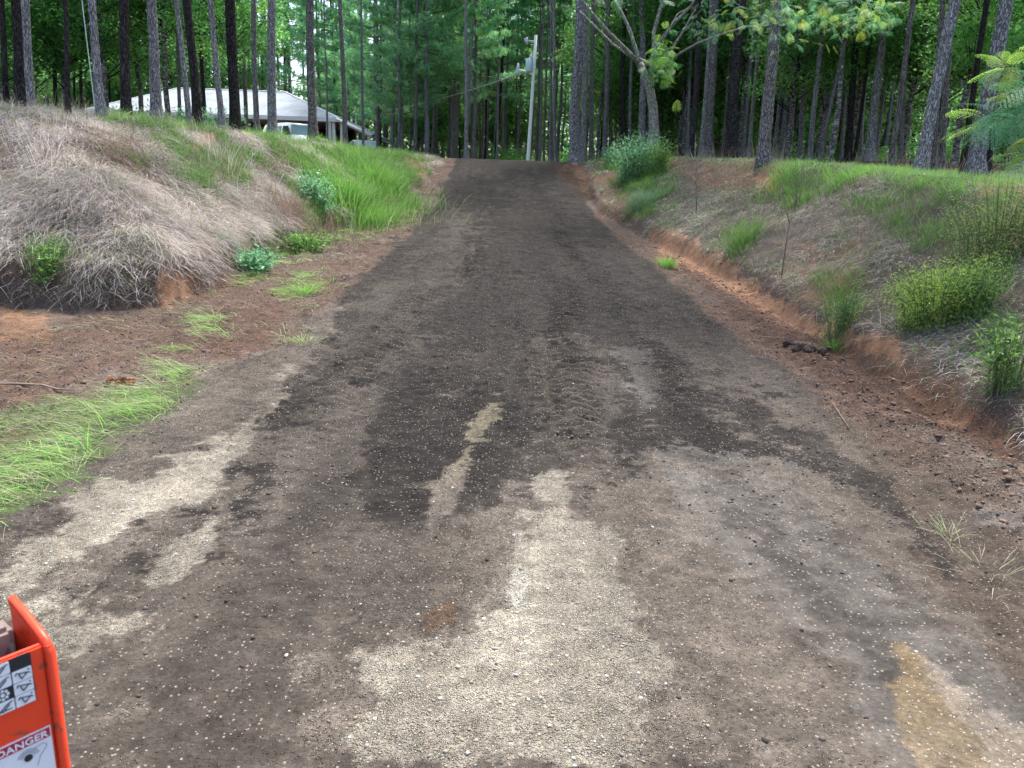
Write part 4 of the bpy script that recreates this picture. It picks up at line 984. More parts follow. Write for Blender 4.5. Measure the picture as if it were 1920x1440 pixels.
for px, Y, v, s, zo, lab in [
    (1125, 41, 1, .8, 1.2, 'bright leaved sapling tree right of the thickest crest trunk'), (1165, 43, 2, .9, 0.4, 'olive leaved tree left of the pale forked tree'), (1215, 41, 1, 1.0, 1.2, 'green tree behind the pale forked tree'),
    (1285, 39, 0, .95, 1.2, 'dark leaved tree right of the forked tree'), (1330, 40, 2, .95, 1.6, 'shaded tree behind the black pine'), (1390, 38, 3, 1.0, 2.0, 'green tree between the massive pines'),
    (1480, 30, 2, .85, 0.8, 'dense tree right of the massive brown pine'), (1540, 34, 0, 1.0, 0.2, 'dark tree in the middle of the right forest'), (1600, 31, 3, .8, 1.2, 'dark crown left of the bright sky gap'),
    (1560, 27, 1, .6, 2.0, 'yellowish crown over the right forest gap'), (1700, 29, 0, .8, 0.8, 'dark crown right of the bright sky gap'), (1755, 30, 2, .85, 0.6, 'crown behind the tall textured pine'),
    (1800, 24, 1, .7, 0.4, 'green crown between the two big textured pines'), (1900, 26, 1, .9, -0.4, 'green crown at the upper right edge'), (1960, 22, 1, .8, -0.9, 'broadleaf tree half out of the frame at the right'),
    (1650, 44, 0, 1.1, 0.0, 'shaded tree far behind the sky gap'), (1450, 48, 3, 1.2, 0.0, 'shaded tree far back in the right forest'), (1260, 46, 0, 1.1, 1.0, 'shaded tree far behind the forked tree'), (1850, 40, 0, 1.2, 0.0, 'shaded tree far back at the right')]:
    broad(px, Y, v, s, zo, lab)
k = 0
for j in range(900):        # leafy understorey filling the depth of the forest
    Y = random.uniform(40, 84); X = random.uniform(-.7*Y, .72*Y); u = X/Y
    if X < 0 and u < -.15 and Y < 70: continue
    if -.2 < u < .1 and Y < 62: continue
    if -.36 < u < -.235 or .465 < u < .535: continue
    if k >= 64: break
    k += 1; o = empty('broadleaf_tree', (X, Y, tz(X, Y)), 'leafy understorey tree far back among the slim pines' if u > .1 else 'leafy tree closing the forest far behind the house and the crest', 'tree', 'understorey trees far back on the right' if u > .1 else 'leafy trees far behind the house and crest', Quaternion((0, 0, 1), random.uniform(0, 6.28)))
    f, b, g_ = BL[random.choice([0, 2, 3])]; s_ = random.uniform(.9, 1.5); t = link('trunk', b, o); t.scale = (1, 1, s_); c = link('crown', f, o); c.scale = (s_, s_, s_); c.location = (0, 0, random.uniform(-1.2, .5)); link('branches', g_, c)
# undergrowth bushes on the forest floor
UB = []
for i in range(3):
    n = 900; a = rnd(0, 6.28, n); r = rnd(0, 1, n)**.6*1.0; C = np.stack([np.cos(a)*r, np.sin(a)*r, .15+rnd(0, 1, n)*(1.3-.5*r)*(.6+.4*np.sin(a*3+i))], 1)
    V, q, c = leaves(C, rnd(.07, .17, n), 0, palette(LD+LM[:2], n), .5, .25, .5); UB.append(mesh_np('undergrowth_bush', V, [q], c, False, M_leaf))
k = 0
for j in range(400):
    Y = random.uniform(30, 66); X = random.uniform(-.1*Y, .7*Y)
    if abs(X) < 7 and Y < 45: continue
    if k >= 60: break
    k += 1; o = link('undergrowth_bush', UB[k % 3]); o.location = (X, Y, tz(X, Y)); s = random.uniform(.5, 1.3); o.scale = (s, s, s*.9); o.rotation_euler.z = random.uniform(0, 6.28)
    if X/Y < .1: tag(o, 'low green bush in the shade among the slim pines beyond the crest', 'bush', 'bushes in the shade beyond the crest')
    else: tag(o, 'low green bush on the litter floor of the forest right of the drive', 'bush', 'bushes on the forest floor right of the drive')
# far-off wood closing the view
N = 190000; a = rnd(-48, 48, N)*math.pi/180; r = rnd(84, 108, N); h = rnd(0, 1, N)**1.15*22
gap = fbm(a*60, h*1.2, 5, 3, 201)
keep = (gap > -.25+.5*ss(10, 20, h)-.9*(1-ss(6, 12, h))) & ~((np.abs(np.tan(a)+.292) < .035+.012*fbm(h, a*40, 2, 2, 8)) & (h > 7)) & ~((np.abs(np.tan(a)-.5) < .022+.012*fbm(h, a*40, 2, 2, 9)) & (h > 5)); a, r, h = a[keep], r[keep], h[keep]
C = np.stack([np.sin(a)*r, np.cos(a)*r, 3.6+h], 1)
V, q, c = leaves(C, rnd(.35, .8, len(C)), 0, palette(LD+NEED, len(C)), .4, .2, .6)
wm = MB()
for j in range(170):
    aa = random.uniform(-.8, .8); rr = random.uniform(80, 100); x, y = math.sin(aa)*rr, math.cos(aa)*rr; wm.tube([(x, y, 3), (x+.1, y, 20)], [.17, .1], 5, False)
me = mesh_np('far_wood', V, [q], c, False, M_leaf); o = link('far_wood', me); tag(o, 'far wood closing the view behind the pines and the house', 'wood', kind='stuff')
o2 = wm.build('trunks', M_bark, o)

# ------------------------------------------------------------------ pale forked mimosa tree
def frond_mesh(name, L=.34, pairs=11, cols=None, seed=0, leaflets=12, lw=.27, ll=.15):
    rs = np.random.default_rng(seed); V = []; Q = []; Cc = []
    def leaf(p, d, s, l, w_, c):
        i = len(V); V.extend([p, p+d*l*.5+s*w_, p+d*l, p+d*l*.5-s*w_]); Q.append((i, i+1, i+2, i+3)); Cc.extend([c]*4)
    up = np.array([0, 0, 1.0])
    for k in range(pairs):
        t = (k+.7)/pairs; base = np.array([L*t, 0, -.25*L*t*t]); pl = L*.48*math.sin(math.pi*min(1, t*.72+.22))
        for sgn in (-1, 1):
            d = np.array([.62, sgn*.8, -.12]); d /= np.linalg.norm(d); side = np.cross(up, d)
            for j in range(leaflets):
                u = (j+1)/leaflets; p = base+d*pl*u-up*pl*.22*u*u
                for s2 in (-1, 1):
                    c = np.array(cols[rs.integers(len(cols))])*rs.uniform(.85, 1.15)
                    dd = side*s2*.9+d*.55; dd /= np.linalg.norm(dd); leaf(p, dd, d, pl*ll, pl/leaflets*lw, c)
    i = len(V); V.extend([np.array([0, -.003, 0]), np.array([L*.5, -.003, -.06*L]), np.array([L*.5, .003, -.06*L]), np.array([0, .003, 0])]); Q.append((i, i+1, i+2, i+3)); Cc.extend([(.2, .2, .1)]*4)
    return mesh_np(name, np.array(V), [np.array(Q)], np.array(Cc), False, M_leaf)
FRN = [frond_mesh('frond', .34, 9, [(.16, .42, .19), (.21, .50, .23), (.13, .36, .17)], 4, 10, .45, .085), frond_mesh('frond', .34, 9, [(.42, .72, .12), (.52, .78, .15), (.34, .62, .12)], 5, 10, .45, .085), frond_mesh('frond', .34, 9, [(.45, .55, .08), (.5, .5, .10), (.32, .48, .09)], 6, 10, .45, .085)]
FR = [frond_mesh('frond', cols=[(.09, .26, .12), (.12, .30, .14), (.07, .2, .1)], seed=1), frond_mesh('frond', cols=[(.25, .45, .07), (.32, .50, .08), (.2, .38, .07)], seed=2), frond_mesh('frond', cols=[(.38, .46, .06), (.45, .42, .08), (.25, .38, .07)], seed=3)]
FACC = []
def add_frond(parent, base, direction, s, v, origin, F_=None):
    q = Vector(direction).to_track_quat('X', 'Z') @ Quaternion((1, 0, 0), random.gauss(0, .4))
    me = (F_ or FR)[v]; n = len(me.vertices); V = np.empty(n*3, np.float32); me.vertices.foreach_get('co', V); C = np.empty(n*4, np.float32); me.color_attributes['col'].data.foreach_get('color', C)
    V = V.reshape(-1, 3)*s @ np.array(q.to_matrix()).T + (np.array(base)-np.array(origin) if F_ is None or True else 0)
    FACC.append((V, C.reshape(-1, 4)[:, :3]*random.uniform(.85, 1.15)))
def flush_fronds(parent):
    V = np.concatenate([v for v, c in FACC]); C = np.concatenate([c for v, c in FACC]); FACC.clear()
    link('foliage', mesh_np('foliage', V, [np.arange(len(V)).reshape(-1, 4)], C, False, M_leaf), parent)
Ym = 30.0; b = at(1224, 285, Ym); zb = tz(b[0], Ym); O = np.array([b[0], Ym, zb])
mt = empty('forked_tree', O, 'pale smooth barked tree forking into long bare arching limbs on the right bank', 'tree')
mb = MB()
def limb(pts, r_, dy):
    P_ = [at(px, py, Ym+dy*i/(len(pts)-1))-O for i, (px, py) in enumerate(pts)]
    mb.tube(P_, [(r_[0]+(r_[1]-r_[0])*i/(len(pts)-1))*Ym/21 for i in range(len(pts))], 10)
P_ = [at(px, py, Ym)-O for px, py in ((1224, 300), (1225, 270), (1226, 235), (1224, 200), (1219, 170), (1209, 140), (1199, 118))]; P_[0][2] = -.3
mb.tube(P_, [q_*Ym/21 for q_ in (.19, .15, .13, .12, .11, .10, .09)], 12)
limb([(1199, 120), (1178, 98), (1140, 60), (1112, 28), (1086, -6)], (.07, .03), -1.2)
limb([(1222, 122), (1205, 114), (1180, 104), (1150, 84), (1118, 52), (1086, 20)], (.055, .02), .8)
limb([(1200, 122), (1194, 98), (1182, 60), (1168, 28), (1150, -4)], (.06, .03), .6)
limb([(1221, 175), (1222, 140), (1226, 100), (1226, 60), (1233, 35), (1243, 0), (1247, -25)], (.07, .035), 0)
limb([(1222, 145), (1222, 110), (1240, 75), (1262, 45), (1290, 18), (1312, -10)], (.06, .03), -.8)
limb([(1222, 105), (1238, 80), (1262, 42), (1272, 25), (1293, 15), (1303, 16)], (.03, .015), 1)
limb([(1245, 125), (1275, 100), (1310, 80), (1360, 62), (1400, 50), (1440, 48), (1480, 38)], (.035, .012), -10.0)
limb([(1222, 130), (1245, 124), (1262, 90), (1280, 60), (1300, 25), (1330, -10)], (.045, .02), .5)
mb.build('trunk', M_smooth, mt, True)
for i in range(150):       # leafy spray round the fork
    p = at(random.gauss(1243, 12), random.gauss(118, 20), Ym-random.uniform(.3, 1.2)); add_frond(mt, p, (random.gauss(0, 1), random.gauss(-.5, .6), random.gauss(-.3, .5)), random.uniform(.7, 1.3), 0 if random.random() < .3 else 1, O, FRN)
for i in range(420):       # feathery leaves along the long right hand branch and above the frame
    px = random.uniform(1290, 1680); p = at(px, random.gauss(34-(px-1300)*.03, 22), Ym-3-7*min(1, (px-1290)/200)-random.uniform(0, 1.5)); add_frond(mt, p, (random.gauss(0, 1), random.gauss(-.4, .6), random.gauss(-.5, .5)), random.uniform(.45, .85), random.choice([0, 0, 0, 1, 2]), O, FRN)
for i in range(60):
    p = at(random.uniform(1060, 1400), random.uniform(-60, 10), Ym-random.uniform(-1, 2)); add_frond(mt, p, (random.gauss(0, 1), random.gauss(-.4, .6), random.gauss(-.4, .5)), random.uniform(.9, 1.4), 0, O)
flush_fronds(mt)
# near mimosa sapling at the right edge
Yn = 9.2; xs_ = 7.1; zs_ = tz(xs_, Yn); O = np.array([xs_, Yn, zs_])
ms = empty('mimosa_sapling', O, 'feathery bright green mimosa branches reaching in from the right edge', 'sapling')
mb = MB(); twigs = []
for tips in ([(1990, 240), (1930, 225), (1860, 215), (1800, 215)], [(2000, 190), (1950, 160), (1900, 135), (1860, 120)], [(2000, 300), (1960, 290), (1920, 285), (1890, 290)], [(1980, 200), (1930, 190), (1890, 180), (1850, 172)], [(2010, 120), (1960, 115), (1925, 140), (1905, 150)], [(2000, 260), (1950, 245), (1910, 240), (1870, 262)]):
    pts = [np.array([0, 0, 0])]+[at(px, py, Yn-.2*i)-O for i, (px, py) in enumerate(tips)]
    mb.tube(pts, [.022, .016, .011, .007, .004], 6); twigs.append(tips)
mb.build('stems', M_smooth, ms, True)
def nf(px, py, tx, ty, s, v, dy=0):
    p = at(px, py, Yn-.4+dy); q_ = at(tx, ty, Yn-.5+dy); add_frond(ms, p, q_-p, s*.85, v, O, FRN)
for a_ in [(1850, 225, 1740, 245, 1.75, 1), (1840, 215, 1770, 185, 1.3, 1), (1860, 222, 1780, 275, 1.6, 0), (1870, 215, 1810, 260, 1.5, 0), (1880, 210, 1830, 180, 1.4, 0), (1900, 205, 1850, 250, 1.6, 0),
           (1880, 130, 1820, 130, 1.3, 1), (1880, 120, 1850, 90, 1.1, 1), (1890, 118, 1870, 155, 1.1, 2), (1900, 110, 1915, 165, 1.0, 1), (1910, 185, 1860, 165, 1.2, 2), (1920, 175, 1870, 200, 1.5, 0), (1925, 170, 1890, 145, 1.5, 0),
           (1930, 190, 1900, 260, 1.7, 0), (1935, 200, 1880, 240, 1.7, 0), (1940, 215, 1895, 275, 1.6, 0), (1930, 160, 1880, 175, 1.5, 0), (1945, 170, 1930, 240, 1.6, 0), (1950, 200, 1910, 215, 1.6, 0),
           (1920, 285, 1865, 290, 1.2, 1), (1930, 290, 1850, 318, 1.4, 0), (1935, 300, 1880, 325, 1.3, 0), (1940, 270, 1890, 262, 1.3, 2), (1945, 280, 1900, 310, 1.3, 1), (1950, 240, 1905, 265, 1.3, 1), (1960, 130, 1900, 120, 1.4, 0), (1960, 150, 1915, 200, 1.6, 0),
           (1950, 100, 1900, 85, 1.3, 1), (1975, 320, 1900, 322, 1.4, 0), (1900, 225, 1850, 205, 1.4, 0), (1895, 200, 1800, 220, 1.8, 0)]:
    nf(*a_, dy=random.uniform(-.25, .25)); nf(a_[0]+8, a_[1]+6, a_[2]+14, a_[3]+random.uniform(-12, 18), a_[4]*.9, a_[5] if random.random() < .5 else 0, dy=random.uniform(-.1, .5))

flush_fronds(ms)
# ------------------------------------------------------------------ house
M_white = simple('white_paint', (.74, .75, .74), .5, .05, 3)
M_wall = simple('brick_wall', (.20, .14, .11), .9, .3, 14)
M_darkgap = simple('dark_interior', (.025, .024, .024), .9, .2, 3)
m_, t_, o_ = new_mat('shingles'); v_ = coords(t_, 'Object')
br = nd(t_, 'TexBrick'); t_.links.new(v_, br.inputs['Vector']); br.inputs['Scale'].default_value = 3.2; br.inputs['Color1'].default_value = (.31, .34, .37, 1); br.inputs['Color2'].default_value = (.36, .39, .42, 1); br.inputs['Mortar'].default_value = (.14, .155, .175, 1); br.inputs['Mortar Size'].default_value = .02; br.inputs['Row Height'].default_value = .45
nn_ = noise(t_, v_, .9, 5); c_ = mixc(t_, 1.0, br.outputs[0], ramp(t_, nn_, [(.3, (.8, .8, .8)), (.7, (1.2, 1.2, 1.2))]), 'MULTIPLY'); pbr(t_, o_, c_, .9, None, .2); M_roof = m_
M_glass = simple('window_glass', (.10, .16, .20), .08, .1, 2, .6)
M_leafglass = simple('vehicle_glass', (.34, .50, .54), .1, .15, 2, .6)
YH = 54.0
el = at(160, 205, YH); er = at(634, 222, YH); ze = (el[2]+er[2])/2; XL, XR = el[0], er[0]; rl = at(333, 167, YH+5); rr_ = at(535, 172, YH+5); zr = (rl[2]+rr_[2])/2
zg = tz((XL+XR)/2, YH)
HO = np.array([(XL+XR)/2, YH, zg]); hs = empty('house', HO, 'low house with grey shingled hip roof and white eaves behind the left trunks', 'house')
def W(x, y, z): return np.array([x, y, z])-HO
dpt = 10.0
mb = MB()
A, B, Cc_, D_ = W(XL, YH, ze), W(XR, YH, ze), W(XR, YH+dpt, ze), W(XL, YH+dpt, ze); R1, R2 = W(rl[0], YH+5, zr), W(rr_[0], YH+5, zr)
lo = np.array([0, 0, -.08])
mb.add([A, B, Cc_, D_, R1, R2, A+lo, B+lo, Cc_+lo, D_+lo], [(0, 1, 5, 4), (1, 2, 5), (2, 3, 4, 5), (3, 0, 4), (6, 9, 8, 7), (0, 6, 7, 1), (1, 7, 8, 2), (2, 8, 9, 3), (3, 9, 6, 0)])
rf = mb.build('roof', M_roof, hs)
mb = MB(); th = .26
mb.box(W((XL+XR)/2, YH-.03, ze-.1), (XR-XL+.1, .05, th)); mb.box(W(XL-.03, YH+5, ze-.1), (.05, dpt-.06, th)); mb.box(W(XR+.03, YH+5, ze-.1), (.05, dpt-.06, th)); mb.box(W((XL+XR)/2, YH+5, ze-.2), (XR-XL-.2, dpt-.2, .04))
mb.build('fascia', M_white, hs)
mb = MB()
for a1, a2 in ((A, R1), (B, R2), (R1, R2)): mb.tube([a1+[0, 0, .03], a2+[0, 0, .03]], .05, 5)
mb.build('ridge_cap', M_white, rf)
cx0 = -19.5    # carport starts here (open bay) and runs to the right end
mb = MB(); mb.box(W((XL+.7+cx0)/2, YH+5.2, zg+(ze-.25-zg)/2-.2), (cx0-XL-.7, dpt-1.6, ze-.25-zg+.4)); mb.build('wall', M_wall, hs)
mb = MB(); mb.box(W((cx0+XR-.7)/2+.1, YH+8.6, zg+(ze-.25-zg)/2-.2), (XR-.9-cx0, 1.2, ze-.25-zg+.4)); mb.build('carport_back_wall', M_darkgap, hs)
for k, wx in enumerate((XL+3, XL+6.2, XL+8.6)):
    mb = MB(); mb.box(W(wx, YH+.95, zg+1.45), (1.3, .08, 1.1)); wd = mb.build('window', M_white, hs); mb = MB(); mb.box(W(wx, YH+.90, zg+1.45), (1.12, .04, .92)); mb.build('pane', M_glass, wd)
mb = MB(); mb.box(W(cx0-2.4, YH+.95, zg+1.0), (1.0, .08, 2.0)); mb.build('door', M_white, hs)
for px in (619, 626, 641):
    p = at(px, 240, YH+.3); mb = MB(); mb.box(W(p[0], YH+.3, zg+(ze-.2-zg)/2-.15), (.2, .2, ze-.2-zg+.3)); mb.build('post', M_white, hs)
# lean-to roof falling away at the right end
p1 = at(632, 207, YH); p2 = at(696, 251, YH-1.0)
mb = MB(); q1 = W(XR-.1, YH, ze+.06); q2 = W(p2[0], YH-.6, max(p2[2], zg+.9))
mb.add([q1, q2, q2+[0, 8, 0], q1+[0, 8, 0], q1-[0, 0, .12], q2-[0, 0, .12], q2+[0, 8, -.12], q1+[0, 8, -.12]], [(0, 1, 2, 3), (7, 6, 5, 4), (0, 4, 5, 1), (1, 5, 6, 2), (2, 6, 7, 3), (3, 7, 4, 0)])
sh = mb.build('shed_roof', M_roof, hs)
mb = MB(); n_ = np.array([q1, q2]); mb.tube([q1+[0, -.06, -.1], q2+[0, -.06, -.1]], .11, 4); mb.build('shed_fascia', M_white, sh)
mb = MB()
for k in range(9):
    p = q1*(1-k/8)+q2*(k/8); mb.box(p+np.array([0, 4, -.2]), (.06, 7.8, .12))
mb.build('rafters', M_white, sh)
mb = MB(); mb.box(q2+np.array([-.3, .2, -.6]), (.12, .12, 1.1)); mb.build('post', M_white, hs)

# ------------------------------------------------------------------ vehicles (front towards +X before turning)
M_car = simple('white_car_paint', (.78, .80, .80), .25, .03, 2, .5); M_tyre = simple('tyre_rubber', (.03, .03, .03), .85); M_black = simple('black_plastic', (.02, .02, .022), .5); M_rim = simple('wheel_rim', (.45, .46, .47), .3, .1, 5, .5, .8)
M_lamp = simple('lamp_glass', (.6, .6, .58), .1); M_red = simple('tail_lamp', (.4, .03, .02), .2)
def vehicle(name, loc, rz, L, Wd, H, van, label, cat):
    o = empty(name, loc, label, cat); o.rotation_euler.z = rz
    a = L/2
    if van: prof = [(-a, .45), (-a, 1.1), (-a+.12, H*.78), (-a+.35, H*.97), (-a+1.0, H), (.6, H), (1.0, H*.97), (a-1.35, H*.62), (a-.25, H*.55), (a, H*.40), (a, .42)]
    else: prof = [(-a, .4), (-a, .85), (-a+.55, .98), (-a+1.2, H*.97), (-.2, H), (.35, H*.97), (a-1.25, .98), (a-.2, .8), (a, .6), (a, .35)]
    n = len(prof); V = []; bm_w = []
    for s in (-1, 1):
        for inset, _ in ((0, 0),):
            for x, z in prof:
                t = max(0, (z-.95)/(H-.95)); V.append((x, s*(Wd/2-.16*t), z))
    Fs = [tuple(range(n-1, -1, -1)), tuple(range(n, 2*n))]+[(i, (i+1) % n, n+(i+1) % n, n+i) for i in range(n)]
    mb = MB(); mb.add(V, [f[::-1] for f in Fs]); mb.build('body', M_car, o, True, .05)
    def side_y(z): t = max(0, (z-.95)/(H-.95)); return Wd/2-.16*t
    wins = [(-a+.5, -.95), (-.85, .1), (.2, 1.0)] if van else [(-a+1.15, -.15), (-.05, .75)]
    z0w, z1w = (H*.63, H*.9) if van else (1.0, H*.93)
    for s in (-1, 1):
        for x0, x1 in wins:
            sh_ = -.28 if x1 >= .7 else 0
            y0, y1 = side_y(z0w)+.006, side_y(z1w)+.006; mb = MB(); pts = [(x0, y0, z0w), (x1-sh_*.9, y0, z0w), (x1+sh_*.5, y1, z1w), (x0+.04, y1, z1w)]
            mb.hexa([(p[0], s*p[1], p[2]) for p in pts]+[(p[0], s*(p[1]-.03), p[2]) for p in pts]); mb.build('window', M_black if x1 >= .7 else M_leafglass, o)
        mb = MB(); mb.box((1.15 if van else .8, s*(Wd/2+.12), z0w+.05), (.12, .2, .2)); mb.build('mirror', M_black, o, False, .03)
        mb = MB(); mb.box((a-.04, s*(Wd/2-.28), H*.42 if van else .68), (.14, .4, .2)); mb.build('headlight', M_lamp, o, False, .03)
        mb = MB(); mb.box((-a+.02, s*(Wd/2-.12), .95 if van else .8), (.1, .14, .4 if van else .2)); mb.build('tail_lamp', M_red, o, False, .02)
        for x in (-a+.95, a-.9):
            mb = MB(); r = .36; y = s*(Wd/2-.11); pts = [(x, y-.12, r), (x, y-.11, r), (x, y+.11, r), (x, y+.12, r)]; mb.tube(pts, [r*.85, r, r, r*.85], 20); wh = mb.build('wheel', M_tyre, o, True)
            mb = MB(); mb.tube([(x, y+s*.118, r), (x, y+s*.135, r)], [r*.6, r*.5], 14); mb.build('rim', M_rim, wh)
    # windscreen and rear glass follow the sloped panels
    i = 6 if van else 5
    for (k0, k1, nm) in ((i, i+1, 'windscreen'), (3 if not van else 3, 2, 'rear_window')):
        (x0, z0), (x1, z1) = prof[k0], prof[k1]; dx, dz = x1-x0, z1-z0; l = math.hypot(dx, dz); sx = 1 if nm == 'windscreen' else -1
        nx_, nz_ = abs(dz)/l*sx*.01, abs(dx)/l*.01; pts = []
        for t, s in ((.08, -1), (.08, 1), (.92, 1), (.92, -1)):
            x, z = x0+dx*t, z0+dz*t; pts.append((x+nx_, s*(side_y(z)-.1), z+nz_))
        mb = MB(); mb.hexa(pts+[(p[0]-nx_*3, p[1], p[2]-nz_*3) for p in pts]); mb.build(nm, M_leafglass, o)
    mb = MB(); mb.box((a+.03, 0, .5), (.14, Wd*.96, .24)); mb.build('bumper', M_car, o, False, .04)
    mb = MB(); mb.box((a+.02, 0, H*.42 if van else .68), (.05, Wd*.5, .18)); mb.build('grille', M_black, o, False, .02)
    return o
def face_yaw(p, extra): return math.atan2(-p[1], -p[0])+extra
p = at(553, 258, 47); z = tz(p[0], 47); tgt = at(553, 232, 47)[2]
vehicle('parked_van', (p[0], 47, tgt-1.88), face_yaw(p, rad(-28)) if False else face_yaw(p, rad(28)), 4.8, 1.95, 1.88, True, 'white van parked in front of the carport, cut off by the grass', 'van')
p = at(684, 270, 49); tgt = at(684, 263, 49)[2]
vehicle('parked_car', (p[0], 49, tgt-1.42), face_yaw(p, rad(8)), 4.3, 1.75, 1.42, False, 'low white car roof just showing over the tall green grass', 'car')

# ------------------------------------------------------------------ utility pole, mast, wires
M_pole = simple('pole_wood', (.86, .84, .78), .9, .15, 8, .1); M_galv = simple('grey_steel', (.55, .60, .62), .45, .1, 5, .4, .3); M_tank = simple('transformer_paint', (.55, .68, .70), .4, .05, 4, .4); M_porc = simple('insulator', (.6, .62, .64), .25)
YP = 38.5; pb = at(990, 302, YP); zp = tz(pb[0], YP); pt = at(1005, 66, YP); OP = np.array([pb[0], YP, zp])
d = pt-pb; bs = pb+d*((zp-pb[2])/d[2])
OP = np.array([bs[0], YP, zp]); po = empty('utility_pole', OP, 'leaning pale utility pole with transformer above the crest of the drive', 'utility pole')
mb = MB(); mb.tube([(0, 0, -.3)]+[(pt-OP)*t for t in (.0, .25, .5, .75, 1)], [.09, .089, .083, .077, .07, .065], 14); mb.build('pole', M_pole, po, True)
def pa(px, py, dy=0): return at(px, py, YP+dy)-OP
mb = MB(); c0, c1 = pa(992, 111, -.1), pa(992, 134, -.1); mb.tube([c0+[0, 0, .02], c0, c1, c1-[0, 0, .02]], [.13, .16, .16, .145], 18); tk = mb.build('transformer', M_tank, po, True)
mb = MB(); c = pa(996, 106, -.1); mb.tube([c+[0, 0, -.22], c+[0, 0, -.05], c+[0, 0, .12]], [.04, .09, .04], 8); mb.build('bushing', M_porc, tk, True)
mb = MB(); mb.box(pa(999, 116), (.3, .06, .06)); mb.box(pa(999, 125), (.3, .06, .06)); mb.build('bracket', M_galv, tk)
mb = MB(); mb.tube([pa(1003, 78), pa(991, 76)], .035, 6); mb.build('top_arm', M_galv, po)
mb = MB(); mb.tube([pa(988, 70), pa(989, 84)], [.05, .05], 10); mb.tube([pa(984, 72), pa(986, 82)], [.026, .026], 8); mb.build('fuse_cutout', M_porc, po, True)
mb = MB(); mb.tube([pa(998, 141), pa(985, 133), pa(974, 131)], .03, 6); la = mb.build('lamp_arm', M_galv, po)
mb = MB(); c = pa(971, 131); mb.tube([c+[0, 0, .3], c+[0, 0, .1], c, c-[0, 0, .15], c-[0, 0, .22]], [.035, .065, .09, .10, .06], 12); mb.build('area_lamp', M_porc, la, True)
def wire(name, a, b, sag, r, label, cat='wire', parent=None, mat=None, n=14):
    o = np.array(a); mb = MB(); mb.tube([np.array(a)*(1-t)+np.array(b)*t-np.array([0, 0, sag*4*t*(1-t)])-o for t in np.linspace(0, 1, n)], r, 5)
    w_ = mb.build(name, mat or M_galv, parent, True); w_.location = a; tag(w_, label, cat); return w_
ms_t = at(667, 203, 58); zmg = tz(ms_t[0], 58)
wire('power_line', at(975, 137, YP), at(668, 212, 58), .35, .022, 'pale service wire sagging from the utility pole to the mast by the house')
ma = empty('service_mast', (ms_t[0], 58, zmg), 'thin white service mast rising beside the lean-to roof', 'mast')
mb = MB(); mb.tube([(0, 0, -.1), (0, 0, ms_t[2]-zmg)], .045, 8); mb.build('pipe', M_galv, ma, True)
mb = MB(); mb.tube([(0, 0, ms_t[2]-zmg-.05), (0, 0, ms_t[2]-zmg+.08), (0, 0, ms_t[2]-zmg+.18)], [.1, .14, .04], 10); mb.build('weather_head', M_porc, ma, True)
wire('guy_wire', at(150, -30, 21.5), [at(176, 175, 21.5)[0], 21.5, tz(at(176, 175, 21.5)[0], 21.5)], 0, .012, 'thin pale cable slanting down to the bank beside a grey trunk')

# ------------------------------------------------------------------ red loader post in the foreground
m_, t_, o_ = new_mat('orange_red_paint'); v_ = coords(t_)
n_ = noise(t_, v_, 9, 6, .65); n2_ = noise(t_, v_, 60, 3, .6)
c_ = mixc(t_, ramp(t_, n_, [(.60, (0, 0, 0)), (.68, (1, 1, 1))]), (.80, .062, .020), (.62, .12, .07))
c_ = mixc(t_, ramp(t_, n2_, [(.60, (0, 0, 0)), (.66, (1, 1, 1))]), c_, (.35, .07, .04)); pbr(t_, o_, c_, .42, bump(t_, n2_, .15, .003), .4); M_red2 = m_
M_dust = simple('dusty_grey_steel', (.20, .15, .13), .8, .35, 30, .2, .2, .002); M_cavshade = simple('cavity_shade_black', (.02, .018, .018), .6, .4, 30, .3, 0, .002)
M_decalw = simple('decal_white', (.72, .74, .78), .4, .03, 5); M_decalk = simple('decal_black', (.03, .03, .035), .4, .1, 5); M_decalr = simple('decal_red', (.42, .03, .06), .4, .05, 5); M_decalg = simple('decal_grey', (.32, .33, .36), .4, .05, 5)
dd = ray(96, 1196); K = CAM + dd*(1.0/dd[1])
du = np.array([-.62, -.785, 0]); du /= np.linalg.norm(du); dv = np.array([-du[1], du[0], 0])*1.0   # du: along the front plate to the left; dv: away from it
dv = np.array([-.785, .62, 0]); dv /= np.linalg.norm(dv); dz_ = np.array([0, 0, 1.0])
gz0 = tzf(K[0], K[1]); LO = np.array([K[0], K[1], gz0]); H0 = K[2]-gz0
lp = empty('loader_post', LO, 'orange red steel loader post with warning stickers in the lower left corner', 'machine part')
WL, WV, TH = .34, .125, .011
def LP(u, v, z): return du*u+dv*v+dz_*z
def plate(mbx, u0, u1, v0, v1, z0, z1):
    mbx.hexa([LP(u0, v0, z0), LP(u1, v0, z0), LP(u1, v1, z0), LP(u0, v1, z0), LP(u0, v0, z1), LP(u1, v0, z1), LP(u1, v1, z1), LP(u0, v1, z1)])
mb = MB(); plate(mb, .012, WL, 0, TH, .12, H0-.005); mb.build('front_plate', M_red2, lp, False, .003)
mb = MB(); zt = H0+.018
